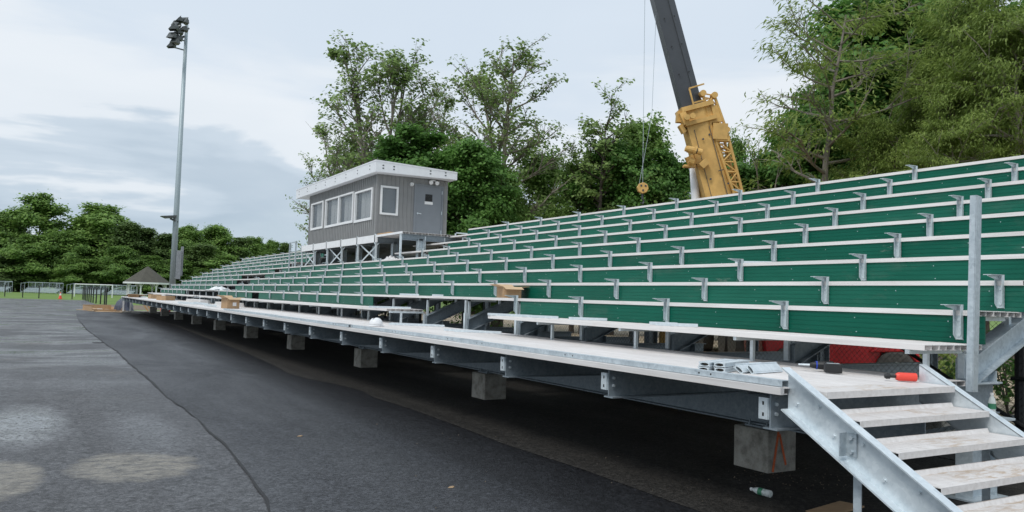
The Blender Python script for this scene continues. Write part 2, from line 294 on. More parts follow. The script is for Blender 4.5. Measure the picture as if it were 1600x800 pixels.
# ------------------------------------------------------------------ mesh helpers
class MB:
    def __init__(s): s.v = []; s.f = []; s.mi = []; s.mats = []; s.cur = 0
    def mat(s, m):
        if m not in s.mats: s.mats.append(m)
        s.cur = s.mats.index(m); return s
    def add(s, vs, fs):
        o = len(s.v); s.v += [tuple(p) for p in vs]; s.f += [tuple(i + o for i in f) for f in fs]; s.mi += [s.cur] * len(fs)
    def box(s, x0, x1, y0, y1, z0, z1):
        s.add([(x0, y0, z0), (x1, y0, z0), (x1, y1, z0), (x0, y1, z0), (x0, y0, z1), (x1, y0, z1), (x1, y1, z1), (x0, y1, z1)],
              [(0, 3, 2, 1), (4, 5, 6, 7), (0, 1, 5, 4), (1, 2, 6, 5), (2, 3, 7, 6), (3, 0, 4, 7)]); return s
    def bar(s, p, q, w, h, up=(0, 0, 1), off=(0, 0)):
        """rectangular bar from p to q; w across, h along 'up'"""
        p = Vector(p); q = Vector(q); d = (q - p).normalized(); up = Vector(up)
        sx = d.cross(up)
        if sx.length < 1e-4: sx = d.cross(Vector((0, 1, 0)))
        sx.normalize(); u = sx.cross(d).normalized()
        vs = []
        for c in (p, q):
            c = c + sx * off[0] + u * off[1]
            for i, j in ((-1, -1), (1, -1), (1, 1), (-1, 1)): vs.append(c + sx * (i * w / 2) + u * (j * h / 2))
        s.add(vs, [(0, 3, 2, 1), (4, 5, 6, 7), (0, 1, 5, 4), (1, 2, 6, 5), (2, 3, 7, 6), (3, 0, 4, 7)]); return s
    def ibeam(s, p, q, depth, width, web=.012, fl=.014, up=(0, 0, 1)):
        s.bar(p, q, web, depth - 2 * fl, up); s.bar(p, q, width, fl, up, (0, depth / 2 - fl / 2)); s.bar(p, q, width, fl, up, (0, -depth / 2 + fl / 2)); return s
    def tube(s, pts, rad, n=6, cap=True):
        pts = [Vector(p) for p in pts]; rad = rad if isinstance(rad, (list, tuple)) else [rad] * len(pts)
        o = []; a = None
        for i, p in enumerate(pts):
            d = (pts[min(i + 1, len(pts) - 1)] - pts[max(i - 1, 0)]).normalized()
            if a is None: a = d.orthogonal().normalized()
            a = (a - d * a.dot(d)).normalized(); b = d.cross(a)
            o.append([p + a * (rad[i] * math.cos(6.2832 * k / n)) + b * (rad[i] * math.sin(6.2832 * k / n)) for k in range(n)])
        vs = [v for r in o for v in r]; fs = []
        for i in range(len(pts) - 1):
            for k in range(n): fs.append((i * n + k, i * n + (k + 1) % n, (i + 1) * n + (k + 1) % n, (i + 1) * n + k))
        if cap: fs.append(tuple(range(n))[::-1]); fs.append(tuple((len(pts) - 1) * n + k for k in range(n)))
        s.add(vs, fs); return s
    def lathe(s, prof, c=(0, 0, 0), n=20):
        vs = []; fs = []
        for r, z in prof:
            for k in range(n): vs.append((c[0] + r * math.cos(6.2832 * k / n), c[1] + r * math.sin(6.2832 * k / n), c[2] + z))
        for i in range(len(prof) - 1):
            for k in range(n): fs.append((i * n + k, i * n + (k + 1) % n, (i + 1) * n + (k + 1) % n, (i + 1) * n + k))
        fs.append(tuple(range(n))[::-1]); fs.append(tuple((len(prof) - 1) * n + k for k in range(n)))
        s.add(vs, fs); return s
    def prism(s, poly, axis, a, b):
        """poly: 2-D outline; axis 'x','y','z' = extrusion direction from a to b"""
        n = len(poly)
        def P(u, v, w): return {'x': (w, u, v), 'y': (u, w, v), 'z': (u, v, w)}[axis]
        vs = [P(u, v, a) for u, v in poly] + [P(u, v, b) for u, v in poly]
        s.add(vs, [tuple(range(n)), tuple(range(n, 2 * n))[::-1]] + [(i, (i + 1) % n, n + (i + 1) % n, n + i) for i in range(n)]); return s
    def xf(s, mtx, start=0):
        s.v = s.v[:start] + [tuple(mtx @ Vector(p)) for p in s.v[start:]]; return s
    def build(s, name, m=None, parent=None, bevel=0, smooth=False, **kw):
        me = bpy.data.meshes.new(name); me.from_pydata(s.v, [], s.f)
        for q in (s.mats or [m]): me.materials.append(q if not isinstance(q, str) else MT[q])
        if s.mats: me.polygons.foreach_set('material_index', s.mi)
        if smooth: me.polygons.foreach_set('use_smooth', [True] * len(me.polygons))
        me.validate(); me.update()
        import bmesh
        bm = bmesh.new(); bm.from_mesh(me); bmesh.ops.recalc_face_normals(bm, faces=bm.faces); bm.to_mesh(me); bm.free()
        o = bpy.data.objects.new(name, me); COL.objects.link(o)
        if parent is not None: o.parent = parent
        if bevel:
            b = o.modifiers.new('bevel', 'BEVEL'); b.width = bevel; b.segments = 2; b.limit_method = 'ANGLE'
        for k, v in kw.items(): o[k] = v
        return o
def tag(o, label, cat, group=None):
    o['label'] = label; o['category'] = cat
    if group: o['group'] = group
    return o
def thing(name, label, cat, loc=(0, 0, 0), rz=0, group=None):
    o = bpy.data.objects.new(name, None); COL.objects.link(o); o.location = loc; o.rotation_euler = (0, 0, rz); o.empty_display_size = .2
    return tag(o, label, cat, group)
def dup(root, loc=None, rz=None, label=None, group=None, scale=None):
    r = root.copy(); COL.objects.link(r)
    if loc is not None: r.location = loc
    if rz is not None: r.rotation_euler = (0, 0, rz)
    if scale is not None: r.scale = scale
    if label: r['label'] = label
    if group: r['group'] = group
    for ch in root.children:
        c = ch.copy(); COL.objects.link(c); c.parent = r
        for g in ch.children:
            d = g.copy(); COL.objects.link(d); d.parent = c
    return r
def sheet(name, x0, x1, y0, y1, z, m, **kw):
    b = MB(); b.add([(x0, y0, z), (x1, y0, z), (x1, y1, z), (x0, y1, z)], [(0, 1, 2, 3)]); return b.build(name, MT[m], **kw)

# ------------------------------------------------------------------ the setting
sheet('ground', -1800, 1800, -800, 2500, -.016, 'grass', kind='structure')
b = MB(); b.add([(-70, -25, -.012), (2.6, -25, -.012), (2.6, 60, -.012), (4.35, 66, -.012), (4.35, 108, -.012), (-70, 108, -.012)], [(0, 1, 2, 3, 4, 5)])
b.build('asphalt_lot', MT['asphalt_old'], kind='structure')
# new paving with a wandering seam
seam = [(1.50, -25), (1.5, 4), (1.53, 5.96), (1.63, 6.8), (1.70, 7.9), (1.72, 8.9), (1.75, 10.6), (1.72, 11.7), (1.69, 12.9), (1.71, 15.8), (1.67, 19.3), (1.70, 22.6), (1.61, 25.5), (1.50, 34), (1.56, 45), (1.9, 60)]
jit = []
for i in range(len(seam) - 1):
    (x0, y0), (x1, y1) = seam[i], seam[i + 1]; k = max(1, int((y1 - y0) / .35)) if y0 > 3 and y0 < 46 else 1
    for j in range(k): jit.append((x0 + (x1 - x0) * j / k + random.uniform(-.016, .016), y0 + (y1 - y0) * j / k))
jit.append(seam[-1])
b = MB(); pts = jit + [(4.4, 66), (9.2, 66), (9.2, -25)]
vs = [(x, y, -.008) for x, y in jit] + [(9.2, y, -.008) for x, y in jit]; n = len(jit)
b.add(vs, [(i, n + i, n + i + 1, i + 1) for i in range(n - 1)]); b.build('new_asphalt', MT['asphalt_new'], kind='structure')
# darker brown strip below the stand, edge at x = 4.55
ys = [-25, 3, 5, 6.4, 7.8, 9.2, 10.7, 12, 12.9, 14, 15, 16.1, 18, 22, 30, 45, 58]; xs = [4.5, 4.5, 4.53, 4.57, 4.53, 4.6, 4.64, 4.6, 4.72, 4.62, 4.4, 4.32, 4.5, 4.7, 4.9, 5.3, 5.5]
vs = [(x, y, -.004) for x, y in zip(xs, ys)] + [(9.2, y, -.004) for y in ys]; n = len(ys)
b = MB(); b.add(vs, [(i, n + i, n + i + 1, i + 1) for i in range(n - 1)]); b.build('asphalt_under_stand', MT['asphalt_under'], kind='structure')
# crack along the seam
b = MB(); L = []; Rr = []
for x, y in jit:
    if y < 5.5 or y > 46: continue
    w = random.uniform(.004, .016) * (1 + (y > 14) * .7); x += random.uniform(-.012, .012); L.append((x - w, y, -.003)); Rr.append((x + w, y, -.003))
n = len(L); b.add(L + Rr, [(i, n + i, n + i + 1, i + 1) for i in range(n - 1)]); b.build('pavement_crack', MT['crack'], kind='structure')
sheet('gravel_bank', 9.2, 70, -25, 66, -.006, 'gravel', kind='structure')
sheet('dirt_path', 4.4, 40, 66, 84, -.010, 'dirt', kind='structure')
b = MB().box(4.5, 13, 58.9, 61.0, -.05, .06); b.build('concrete_pad', MT['concrete'], kind='structure')
b = MB(); b.lathe([(.16, 0), (.16, .012), (.12, .014)], (0, 0, 0)); o = b.build('manhole_cover', MT['crack']); o.location = (1.46, 26, -.012)
tag(o, 'small round iron cover set in the asphalt beside the pavement seam', 'manhole cover')

# ------------------------------------------------------------------ the stand
BL = thing('bleachers', 'long green and aluminium bleacher stand on steel frame, seats not yet fitted', 'bleachers')
Y0, DY, NF = 3.95, 1.9, 30
YE = Y0 + DY * (NF - 1)
def FY(k): return Y0 + DY * k
def PX(k): return 6.97 + .66 * k          # face of riser k
def PZ(k): return 1.345 + .29 * k         # top of plank k
DZ = 1.045
def planks(name, x0, x1, y0, y1, ztop, nb, th=.045, parent=BL, m='plank', tongue=True):
    """hollow extruded planks side by side running along y"""
    b = MB(); w = (x1 - x0) / nb; t = .005
    for i in range(nb):
        a0 = x0 + i * w + .0015; a1 = x0 + (i + 1) * w - .0015
        zt = ztop - random.choice([0, .0012, .002])
        b.box(a0, a1, y0, y1, zt - t, zt); b.box(a0, a0 + t, y0, y1, zt - th, zt - t); b.box(a1 - t, a1, y0, y1, zt - th, zt - t)
        mid = (a0 + a1) / 2; b.box(mid - t / 2, mid + t / 2, y0 + .004, y1 - .004, zt - th, zt - t)
        b.box(a0 + t, a0 + w * .16, y0, y1, zt - th, zt - th + t); b.box(a1 - w * .16, a1 - t, y0, y1, zt - th, zt - th + t)
        b.box(a0 + t + .001, a1 - t - .001, y0 + .25, y0 + .252, zt - th + .001, zt - t - .001)
        for r in range(3):
            xr = a0 + w * (.22 + .28 * r); b.box(xr - .003, xr + .003, y0, y1, zt, zt + .0025)
    return b.build(name, MT[m], parent)
# walkway deck, in lengths
ydeck = [(3.86, 9.62), (9.63, 17.22), (17.23, 24.82), (24.83, 32.42), (32.43, 40.02), (40.03, 47.6), (47.61, 58.7)]
for y0, y1 in ydeck: planks('walkway_deck', 4.5, 6.72, y0, y1, DZ, 9)
b = MB(); b.box(4.47, 4.50, 3.86, 58.7, .998, DZ + .003); b.build('deck_edge_trim', MT['plank'], BL)
# floor beams with clip plates
for k in range(NF):
    y = FY(k) + .07
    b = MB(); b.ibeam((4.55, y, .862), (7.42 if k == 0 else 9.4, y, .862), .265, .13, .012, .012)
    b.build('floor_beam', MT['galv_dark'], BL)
    c = MB(); c.box(4.535, 4.545, y + .012, y + .095, .80, .955); c.box(4.545, 4.63, y + .008, y + .016, .80, .955)
    c.mat('galv_light'); c.mi = [0] * len(c.f)
    c.mat('dark')
    for zc in (.835, .915): c.box(4.5335, 4.535, y + .045, y + .06, zc - .013, zc + .013)
    c.mat('galv_light')
    for zc in (.84, .91): c.tube([(4.60, y - .022, zc), (4.60, y - .006, zc)], .014, 6)
    c.build('clip_plate', MT['galv_light'], BL)
    if k % 3 == 0 or True:
        pass
# girder lengthwise over the footings
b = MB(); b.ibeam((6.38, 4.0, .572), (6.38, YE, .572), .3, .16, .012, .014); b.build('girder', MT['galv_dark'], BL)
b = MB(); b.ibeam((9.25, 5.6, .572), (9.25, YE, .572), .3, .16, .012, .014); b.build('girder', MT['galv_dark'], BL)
# rakers, columns, posts per frame
def rz(x): return 1.25 + .4394 * (x - 7.06)
booth_a, booth_b = 11, 16
for k in range(NF):
    y = FY(k) + .07
    xe = 12.9
    b = MB(); up = Vector((-.4394, 0, 1)).normalized(); d = .115
    b.ibeam(Vector((6.98, y, rz(6.98))) - up * d, Vector((xe, y, rz(xe))) - up * d, .23, .15, .012, .012, up)
    b.build('raker_beam', MT['galv' if k == 0 else 'galv_dark'], BL)  # near raker in plain steel, the rest in the copy darkened for shade
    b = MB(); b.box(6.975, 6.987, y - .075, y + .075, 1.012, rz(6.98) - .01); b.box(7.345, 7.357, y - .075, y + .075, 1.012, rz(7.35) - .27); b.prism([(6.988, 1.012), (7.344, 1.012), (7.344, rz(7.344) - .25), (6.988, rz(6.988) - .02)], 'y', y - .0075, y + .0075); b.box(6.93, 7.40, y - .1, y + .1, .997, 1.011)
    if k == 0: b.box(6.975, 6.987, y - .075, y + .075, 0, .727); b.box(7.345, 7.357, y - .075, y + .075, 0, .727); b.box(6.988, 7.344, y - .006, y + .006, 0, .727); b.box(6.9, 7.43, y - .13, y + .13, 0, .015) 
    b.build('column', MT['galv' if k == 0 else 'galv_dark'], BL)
    if k % 2 == 0 and k > 0:
        for xc in (9.9, 12.6):
            b = MB(); b.ibeam((xc, y, 0), (xc, y, rz(xc) - .25), .2, .15, .012, .012, (1, 0, 0)); b.build('column', MT['galv_dark'], BL)
    # posts below the planks
    b = MB()
    gap0 = 3.8 < k < 6
    if not gap0:
        b.box(6.405, 6.44, y - .02, y + .02, DZ, 1.298); b.box(6.16, 6.404, y - .02, y + .02, 1.262, 1.298); b.box(6.441, 6.92, y - .02, y + .02, 1.262, 1.298)
        b.box(6.93, 6.965, y - .03, y + .03, DZ, 1.26)
    else:
        b.box(6.93, 6.97, y - .018, y + .018, 1.02, 1.57); b.box(6.92, 6.972, y - .032, y + .032, 1.02, 1.33)
    for r in range(1, 10):
        if r >= 6 and booth_a < k <= 16: continue
        xf = PX(r - 1) + .03
        b.box(xf, xf + .04, y - .02, y + .02, rz(xf) - .02, PZ(r) - .046); b.box(xf, xf + .6, y - .02, y + .02, PZ(r) - .085, PZ(r) - .047)
    b.build('plank_post', MT['galv_light'], BL)
# X bracing between columns
for k in (0, 3, 6, 10, 14, 20, 26):
    y0, y1 = FY(k) + .07, FY(k + 1) + .07
    b = MB(); b.bar((9.0, y0, .12), (9.0, y1, .72), .05, .008, (1, 0, 0)); b.bar((9.015, y0, .72), (9.015, y1, .12), .05, .008, (1, 0, 0)); b.build('cross_brace', MT['galv'], BL)
# planks of each row: (first y, last y)
rows = {0: [(3.85, 11.15), (15.5, 38.6), (40.2, 45.9), (46.0, 59.3)]}
for r in range(1, 6): rows[r] = [(3.85 + (.02 if r == 1 else 0), 59.1)]
for r in range(6, 10): rows[r] = [(3.85, 25.4 if r < 9 else 23.8), (37.6, 59.1)]
for r, spans in rows.items():
    for y0, y1 in spans:
        cuts = [y0]
        while y1 - cuts[-1] > 16: cuts.append(cuts[-1] + 11.4)
        cuts.append(y1)
        for i in range(len(cuts) - 1):
            x0, x1 = (6.13, 6.955) if r == 0 else (PX(r - 1) - .02, PX(r) - .006)
            planks('footboard', x0, x1, cuts[i] + .002, cuts[i + 1] - .002, PZ(r), 4 if r == 0 else 3)
# green riser boards
missing = {0: [(4, 7.68), (14, 14.6), (18, 23.5)], 1: [(18, 19.7)], 2: [(18, 19.6)], 3: [(18, 20.7)], 4: [(17.75, 18.5)], 5: [(9.85, 18.5)], 6: [(9.85, 17.8)], 7: [(9.85, 17.8)], 8: [(10.5, 17.8)]}
def riser(r, y0, y1):
    b = MB(); x = PX(r); z0, z1 = PZ(r) + .004, PZ(r + 1) - .047
    n = 5; h = (z1 - z0) / n
    # profiled sheet: five flutes
    prof = []
    for i in range(n):
        zb = z0 + i * h
        prof += [(x, zb), (x, zb + h * .86), (x - .003, zb + h * .89), (x - .003, zb + h * .97)]
    prof += [(x, z1), (x + .014, z1), (x + .014, z0)]
    b.mat('green'); b.prism(prof, 'y', y0, y1)
    b.mat('galv_light')
    y = y0 + .3
    while y < y1 and y < 26:
        for zf in (.2, .78):
            zz_ = z0 + (z1 - z0) * zf; b.lathe([(.0065, 0), (.004, .004)], (0, 0, 0), 6)
            st = len(b.v) - 12; b.xf(Matrix.Translation((x, y + (zf > .5) * .02, zz_)) @ Matrix.Rotation(-math.pi / 2, 4, 'Y'), st)
        y += .95
    return b.build('riser_board', None, BL)
for r in range(9):
    edges = []
    k = 0.; ms = missing[r]
    spans = []; cur = -.06
    for a_, b_ in ms: spans.append((cur, a_)); cur = b_
    spans.append((cur, 29.05))
    for a_, b_ in spans:
        p = a_
        while p < b_ - .01:
            q = min(b_, math.floor(p + 3.001) if p != a_ else math.floor(a_ + .1) + 3)
            if b_ - q < .8: q = b_
            riser(r, Y0 + DY * p + .002, Y0 + DY * q - .002); p = q
# seat brackets bolted to the risers
def bracket_mb(b, x, y, z):
    """vertical channel + cantilever arm pointing to the front; z = plank top"""
    w = .034
    # channel: web proud of the riser, two flanges
    b.box(x - .014, x - .008, y - w, y + w, z + .035, z + .335)
    b.prism([(x - .008, z + .03), (x - .052, z + .075), (x - .052, z + .335), (x - .008, z + .335)], 'y', y - w, y - w + .005)
    b.prism([(x - .008, z + .03), (x - .052, z + .075), (x - .052, z + .335), (x - .008, z + .335)], 'y', y + w - .005, y + w)
    b.prism([(x - .0515, z + .29), (x - .175, z + .312), (x - .225, z + .323), (x - .235, z + .334), (x - .0515, z + .334)], 'y', y - .004, y + .004)
    b.prism([(x - .008, z + .3355), (x - .215, z + .3355), (x - .24, z + .3315), (x - .24, z + .3385), (x - .008, z + .3415)], 'y', y - w, y + w)
    for zb in (.06, .2): b.box(x - .024, x - .014, y - .012, y + .012, z + zb, z + zb + .024)
cand = []
for r in range(9):
    for k in range(NF):
        if r == 0 and k in (5, 6, 7, 14, 19, 20, 21, 22): continue
        if r >= 1 and k in (18,) and r < 5: continue
        if r in (1, 2) and k == 19: continue
        if r == 3 and k in (19, 20): continue
        if r >= 5 and 10 <= k <= 17: 
            if not (r in (5,) and k == 10): continue
        cand.append((r, k))
proto = MB(); bracket_mb(proto, 0, 0, 0); proto = proto.build('seat_bracket', MT['bracket'], BL)
pr_used = False
order = sorted(cand, key=lambda rk: (PX(rk[0]) ** 2 + FY(rk[1]) ** 2))
for i, (r, k) in enumerate(order[:99]):
    o = proto if not pr_used else proto.copy()
    if pr_used: COL.objects.link(o); o.parent = BL
    pr_used = True; o.location = (PX(r), FY(k) + .1, PZ(r))
b = MB()
for r, k in order[99:]: bracket_mb(b, PX(r), FY(k) + .1, PZ(r))
b.build('far_seat_brackets', MT['bracket'], BL, kind='stuff')
# leaning temporary post by the stair
b = MB(); b.box(-.05, .05, -.004, .004, 0, 1.625); b.box(-.05, -.043, .0, .05, 0, 1.625); b.box(.043, .05, .0, .05, 0, 1.625)
o = b.build('rail_post', MT['galv'], BL); o.location = (6.61, 3.72, .97); o.rotation_euler = (0, R(3.0), R(8))
# stair
ST = MB(); ZT = [DZ - .155 * i for i in range(7)]; YT = [3.59 - .27 * i for i in range(7)]
b = MB(); b.box(4.6, 6.09, 3.58, 3.86, DZ - .045, DZ + .001); stairs = b.build('stairs', MT['tread'], BL)
for i in range(1, 7):
    if ZT[i] < .05: continue
    b = MB(); y, z = YT[i], ZT[i]
    b.box(4.6, 6.09, y, y + .29, z - .006, z); b.box(4.6, 6.09, y, y + .006, z - .042, z - .006); b.prism([(y + .27, z), (y + .284, z + .028), (y + .296, z + .028), (y + .29, z)], 'x', 4.6, 6.09)
    b.box(4.6, 6.09, y + .285, y + .291, z - .04, z - .006)
    for r in range(5): b.box(4.6, 6.09, y + .03 + r * .045, y + .034 + r * .045, z, z + .002)
    b.build('tread', MT['tread'], stairs)
def stringer(xs, side):
    sl = .155 / .27; t = 3.88
    b = MB(); y1 = 1.95
    top = lambda y: 1.185 + (y - 3.88) * sl; bot = lambda y: .895 + (y - 3.88) * sl
    yb = 3.88 - .895 / sl; yt = 3.88 - 1.185 / sl
    b.prism([(t, bot(t)), (t, top(t)), (yt + .0, 0.0), (yb, 0.0)], 'x', xs - .004, xs + .004)
    u = Vector((0, -sl, 1)).normalized() * .006
    for fn, s_ in ((top, -1), (bot, 1)):
        ye = yt if fn is top else yb
        p = Vector((xs + side * .036, t, fn(t))) ; q = Vector((xs + side * .036, ye, 0))
        b.bar(p, q, .08, .010, (0, -sl, 1))
    # bolts
    for i, yy in enumerate([3.80, 3.62, 3.5, 3.28, 3.13, 2.9, 2.78, 2.6, 2.45]):
        zz_ = (top(yy) + bot(yy)) / 2 + (.055 if i % 2 else -.055)
        b.tube([(xs + side * .004, yy, zz_), (xs + side * .016, yy, zz_)], .012, 6)
        b.tube([(xs + side * .004, yy, zz_), (xs + side * .006, yy, zz_)], .02, 12)
    return b.build('stringer', MT['galv_light'], stairs)
stringer(4.575, -1); stringer(6.11, 1)
b = MB(); b.box(4.555, 4.563, 3.32, 3.40, .66, .81); b.box(4.49, 4.556, 3.392, 3.40, .66, .81)
for zc in (.69, .78):
    b.tube([(4.555, 3.35, zc), (4.535, 3.35, zc)], .014, 6)
b.build('angle_clip', MT['galv'], stairs)
for xs in (4.6, 6.08):
    b = MB(); b.box(xs - .003, xs + .003, 3.31, 3.37, 0, .60); b.box(xs - .0, xs + .05, 3.365, 3.371, 0, .60); b.build('stair_leg', MT['galv'], stairs)
# booth platform
PL = MB(); 
def plat(x0, x1, y0, y1): 
    return planks('platform_deck', x0, x1, y0, y1, 3.70, int((x1 - x0) / .22), .06)
plat(9.86, 13.3, 23.8, 35.3)
b = MB(); b.box(9.80, 9.855, 26.0, 35.3, 3.46, 3.715); b.box(9.82, 9.855, 23.8, 26.0, 3.635, 3.705); b.build('platform_fascia', MT['white'], BL)
for i, y in enumerate([23.95] + [26.15 + 1.83 * q for q in range(6)]):
    b = MB(); b.box(9.83, 9.89, y - .03, y + .03, 2.79, 3.66); b.box(9.80, 9.83, y - .04, y + .04, 3.40, 3.75) if y > 26 else None; b.build('platform_post', MT['galv_light'], BL)
    b = MB(); b.ibeam((10.55, y, .0), (10.55, y, 3.5), .2, .2, .012, .012, (1, 0, 0)); b.build('platform_column', MT['galv'], BL)
    b = MB(); b.ibeam((9.9, y, 3.54), (13.3, y, 3.54), .2, .12); b.build('platform_beam', MT['galv_dark'], BL)
for y0, y1 in ((26.15, 27.98), (29.81, 31.64), (33.47, 35.30)):
    b = MB(); b.bar((9.95, y0, 2.8), (9.95, y1, 3.45), .06, .008, (1, 0, 0)); b.bar((9.97, y0, 3.45), (9.97, y1, 2.8), .06, .008, (1, 0, 0)); b.build('cross_brace', MT['galv_light'], BL)
for y, x in ((23.95, 10.7), (23.95, 11.4)):
    b = MB(); b.box(x, x + .04, y - .02, y + .02, 2.9, 3.6); b.build('platform_post', MT['galv_light'], BL)
# little rail gate beyond the booth
b = MB()
for y in (36.0, 37.0): b.bar((9.75, y, 2.75), (9.75, y, 3.95), .06, .06)
b.bar((9.75, 36.0, 3.93), (9.75, 37.0, 3.93), .05, .05); b.build('aisle_rail', MT['galv'], BL)

# ------------------------------------------------------------------ concrete footings
foot_labels = ['concrete footing with orange paint stripes beside the stair', 'concrete footing second from the stair end', 'concrete footing third from the stair end', 'concrete footing fourth from the stair end',
    'concrete footing fifth from the stair end', 'concrete footing sixth from the stair end', 'concrete footing seventh from the stair end', 'concrete footing eighth from the stair end', 'concrete footing ninth from the stair end', 'concrete footing at the far end of the stand']
for i in range(10):
    y = 5.47 + i * 5.78
    t = thing('concrete_footing', foot_labels[i], 'footing', (6.37, y, 0), 0, 'concrete footings under the front girder')
    b = MB(); b.box(-.20, .20, 0, .45, -.1, .405); b.build('footing_block', MT['concrete'], t, .012)
    b = MB(); b.box(-.13, .13, .07, .37, .405, .422); 
    for sx in (-.1, .1):
        for sy in (.11, .33): b.tube([(sx, sy, .422), (sx, sy, .47)], .01, 6); b.tube([(sx, sy, .422), (sx, sy, .44)], .018, 6)
    b.build('base_plate', MT['galv_dark'], t)
    b2 = MB(); b2.box(-.20, .20, 0, .45, -.1, .405); t2 = thing('concrete_footing', foot_labels[i].replace('concrete footing', 'shaded rear concrete footing, behind the front one,').replace('with orange paint stripes ', ''), 'footing', (9.25, y, 0), 0, 'concrete footings under the rear girder'); b2.build('footing_block', MT['concrete'], t2, .012)
    if i == 0:
        b = MB()
        for (p0, p1, w) in (((-.135, .0), (-.06, .39), .03), ((-.045, .36), (.05, .06), .026)):
            b.bar((p0[0], -.003, p0[1] + .005), (p1[0], -.003, p1[1]), .0016, w, (1, 0, 0))
        b.build('orange_paint_mark', MT['orange'], t)
sd_under = 0

# ------------------------------------------------------------------ press booth
BO = thing('press_booth', 'grey metal sided press booth with white sloped roof on the stand', 'booth', (9.95, 26.5, 3.71))
bx0, bx1, by0, by1, bz = 9.95, 12.7, 26.5, 34.75, 3.71
def local(b): return b.xf(Matrix.Translation((-9.95, -26.5, -3.71)))
def boothpart(b, name, m, parent=BO, **kw): return local(b).build(name, m if m is None else MT[m], parent, **kw)
ft, bt = 6.0, 5.9     # wall tops front / back
win = [(32.75, 34.35, 4.42, 5.50), (28.98, 32.33, 4.40, 5.50), (26.95, 28.70, 4.37, 5.44)]
b = MB()
# front wall (x = 9.95) with openings
yy = by0
for (w0, w1, z0, z1) in sorted(win):
    b.box(bx0, bx0 + .1, yy, w0, bz, ft); b.box(bx0, bx0 + .1, w0, w1, bz, z0); b.box(bx0, bx0 + .1, w0, w1, z1, ft); yy = w1
b.box(bx0, bx0 + .1, yy, by1, bz, ft)
y = by0 + .03
while y < by1:
    inw = [w for w in win if w[0] - .06 < y < w[1] + .03]
    if inw: 
        w = inw[0]; b.box(bx0 - .02, bx0, y, y + .035, bz, w[2] - .05); b.box(bx0 - .02, bx0, y, y + .035, w[3] + .05, ft)
    else: b.box(bx0 - .02, bx0, y, y + .035, bz, ft)
    y += .2
# end wall (y = 26.5): window and door openings
ops = [(10.12, 10.70, 4.53, 5.46), (11.42, 12.48, bz, 5.67)]
xx = bx0 + .1
for (w0, w1, z0, z1) in ops:
    b.box(xx, w0, by0, by0 + .1, bz, bt); b.box(w0, w1, by0, by0 + .1, z1, bt)
    if z0 > bz: b.box(w0, w1, by0, by0 + .1, bz, z0)
    xx = w1
b.box(xx, bx1, by0, by0 + .1, bz, bt)
x = bx0 + .03
while x < bx1 - .03:
    inw = [w for w in ops if w[0] - .07 < x < w[1] + .04]
    if inw:
        w = inw[0]; b.box(x, x + .03, by0 - .02, by0, w[3] + .05, bt)
        if w[2] > bz: b.box(x, x + .03, by0 - .02, by0, bz, w[2] - .05)
    else: b.box(x, x + .03, by0 - .02, by0, bz, bt)
    x += .16
b.box(bx1 - .1, bx1, by0 + .1, by1, bz, bt); b.box(bx0 + .1, bx1 - .1, by1 - .1, by1, bz, bt); b.box(bx0 + .1, bx1 - .1, by0 + .1, by1 - .1, bz, bz + .05)
b.box(bx0 - .025, bx0 + .03, by0 - .025, by0 + .03, bz, ft)
boothpart(b, 'wall', 'siding')
# roof: slopes down to the back, deep white fascia
b = MB()
fr, bk, n0, n1 = 9.68, 12.82, 26.0, 36.1
b.prism([(fr, 5.90), (fr, 6.30), (bk, 6.20), (bk, 5.92), (12.7, 5.93)], 'y', n0, n1); roof = boothpart(b, 'roof', 'fascia')
b = MB(); b.box(fr - .012, fr, n0 - .012, n1 + .012, 6.27, 6.315); b.prism([(fr, 6.27), (fr, 6.315), (bk, 6.215), (bk, 6.17)], 'y', n0 - .012, n0); boothpart(b, 'roof_edge_trim', 'fascia', roof)
b = MB()
for yy in np.linspace(26.6, 35.6, 8):
    for z in (6.05, 6.17): b.box(fr - .006, fr, yy - .03, yy + .03, z - .02, z + .02)
for xx in (9.95, 10.35, 11.75, 12.35):
    for z in (6.04, 6.14): b.box(xx - .03, xx + .03, n0 - .006, n0, z - .022, z + .022)
boothpart(b, 'roof_screws', 'lampgrey', roof)
for (w0, w1, z0, z1) in win:
    b = MB(); e = .06
    b.box(bx0 - .04, bx0 + .05, w0 - e, w1 + e, z1 - .03, z1 + e - .03); b.box(bx0 - .04, bx0 + .05, w0 - e, w1 + e, z0 - e, z0 + .03)
    b.box(bx0 - .04, bx0 + .05, w0 - e, w0 + .03, z0 + .03, z1 - .03); b.box(bx0 - .04, bx0 + .05, w1 - .03, w1 + e, z0 + .03, z1 - .03)
    if w1 - w0 > 2.5: b.box(bx0 - .04, bx0 + .05, (w0 + w1) / 2 - .06, (w0 + w1) / 2 + .06, z0 + .03, z1 - .03)
    fo = boothpart(b, 'window', 'white')
    b = MB(); b.box(bx0 + .03, bx0 + .036, w0 + .02, w1 - .02, z0 + .02, z1 - .02); boothpart(b, 'pane', 'glass', fo)
    b = MB()
    halves = [(w0, w1)] if w1 - w0 < 2.5 else [(w0, (w0 + w1) / 2), ((w0 + w1) / 2, w1)]
    for h0, h1 in halves:
        L_ = h1 - h0; s = 3
        for q in range(s):
            y0_ = h0 + .10 + q * (L_ - .40) / s; b.box(bx0 + .12 + (q % 2) * .01, bx0 + .13 + (q % 2) * .01, y0_, y0_ + (L_ - .40) / s - .01, z0, z1)
    boothpart(b, 'blind', 'blind', fo)
w0, w1, z0, z1 = ops[0]; b = MB(); e = .05
b.box(w0 - e, w1 + e, by0 - .04, by0 + .05, z1 - .02, z1 + e); b.box(w0 - e, w1 + e, by0 - .04, by0 + .05, z0 - e, z0 + .02); b.box(w0 - e, w0 + .02, by0 - .04, by0 + .05, z0 + .02, z1 - .02); b.box(w1 - .02, w1 + e, by0 - .04, by0 + .05, z0 + .02, z1 - .02)
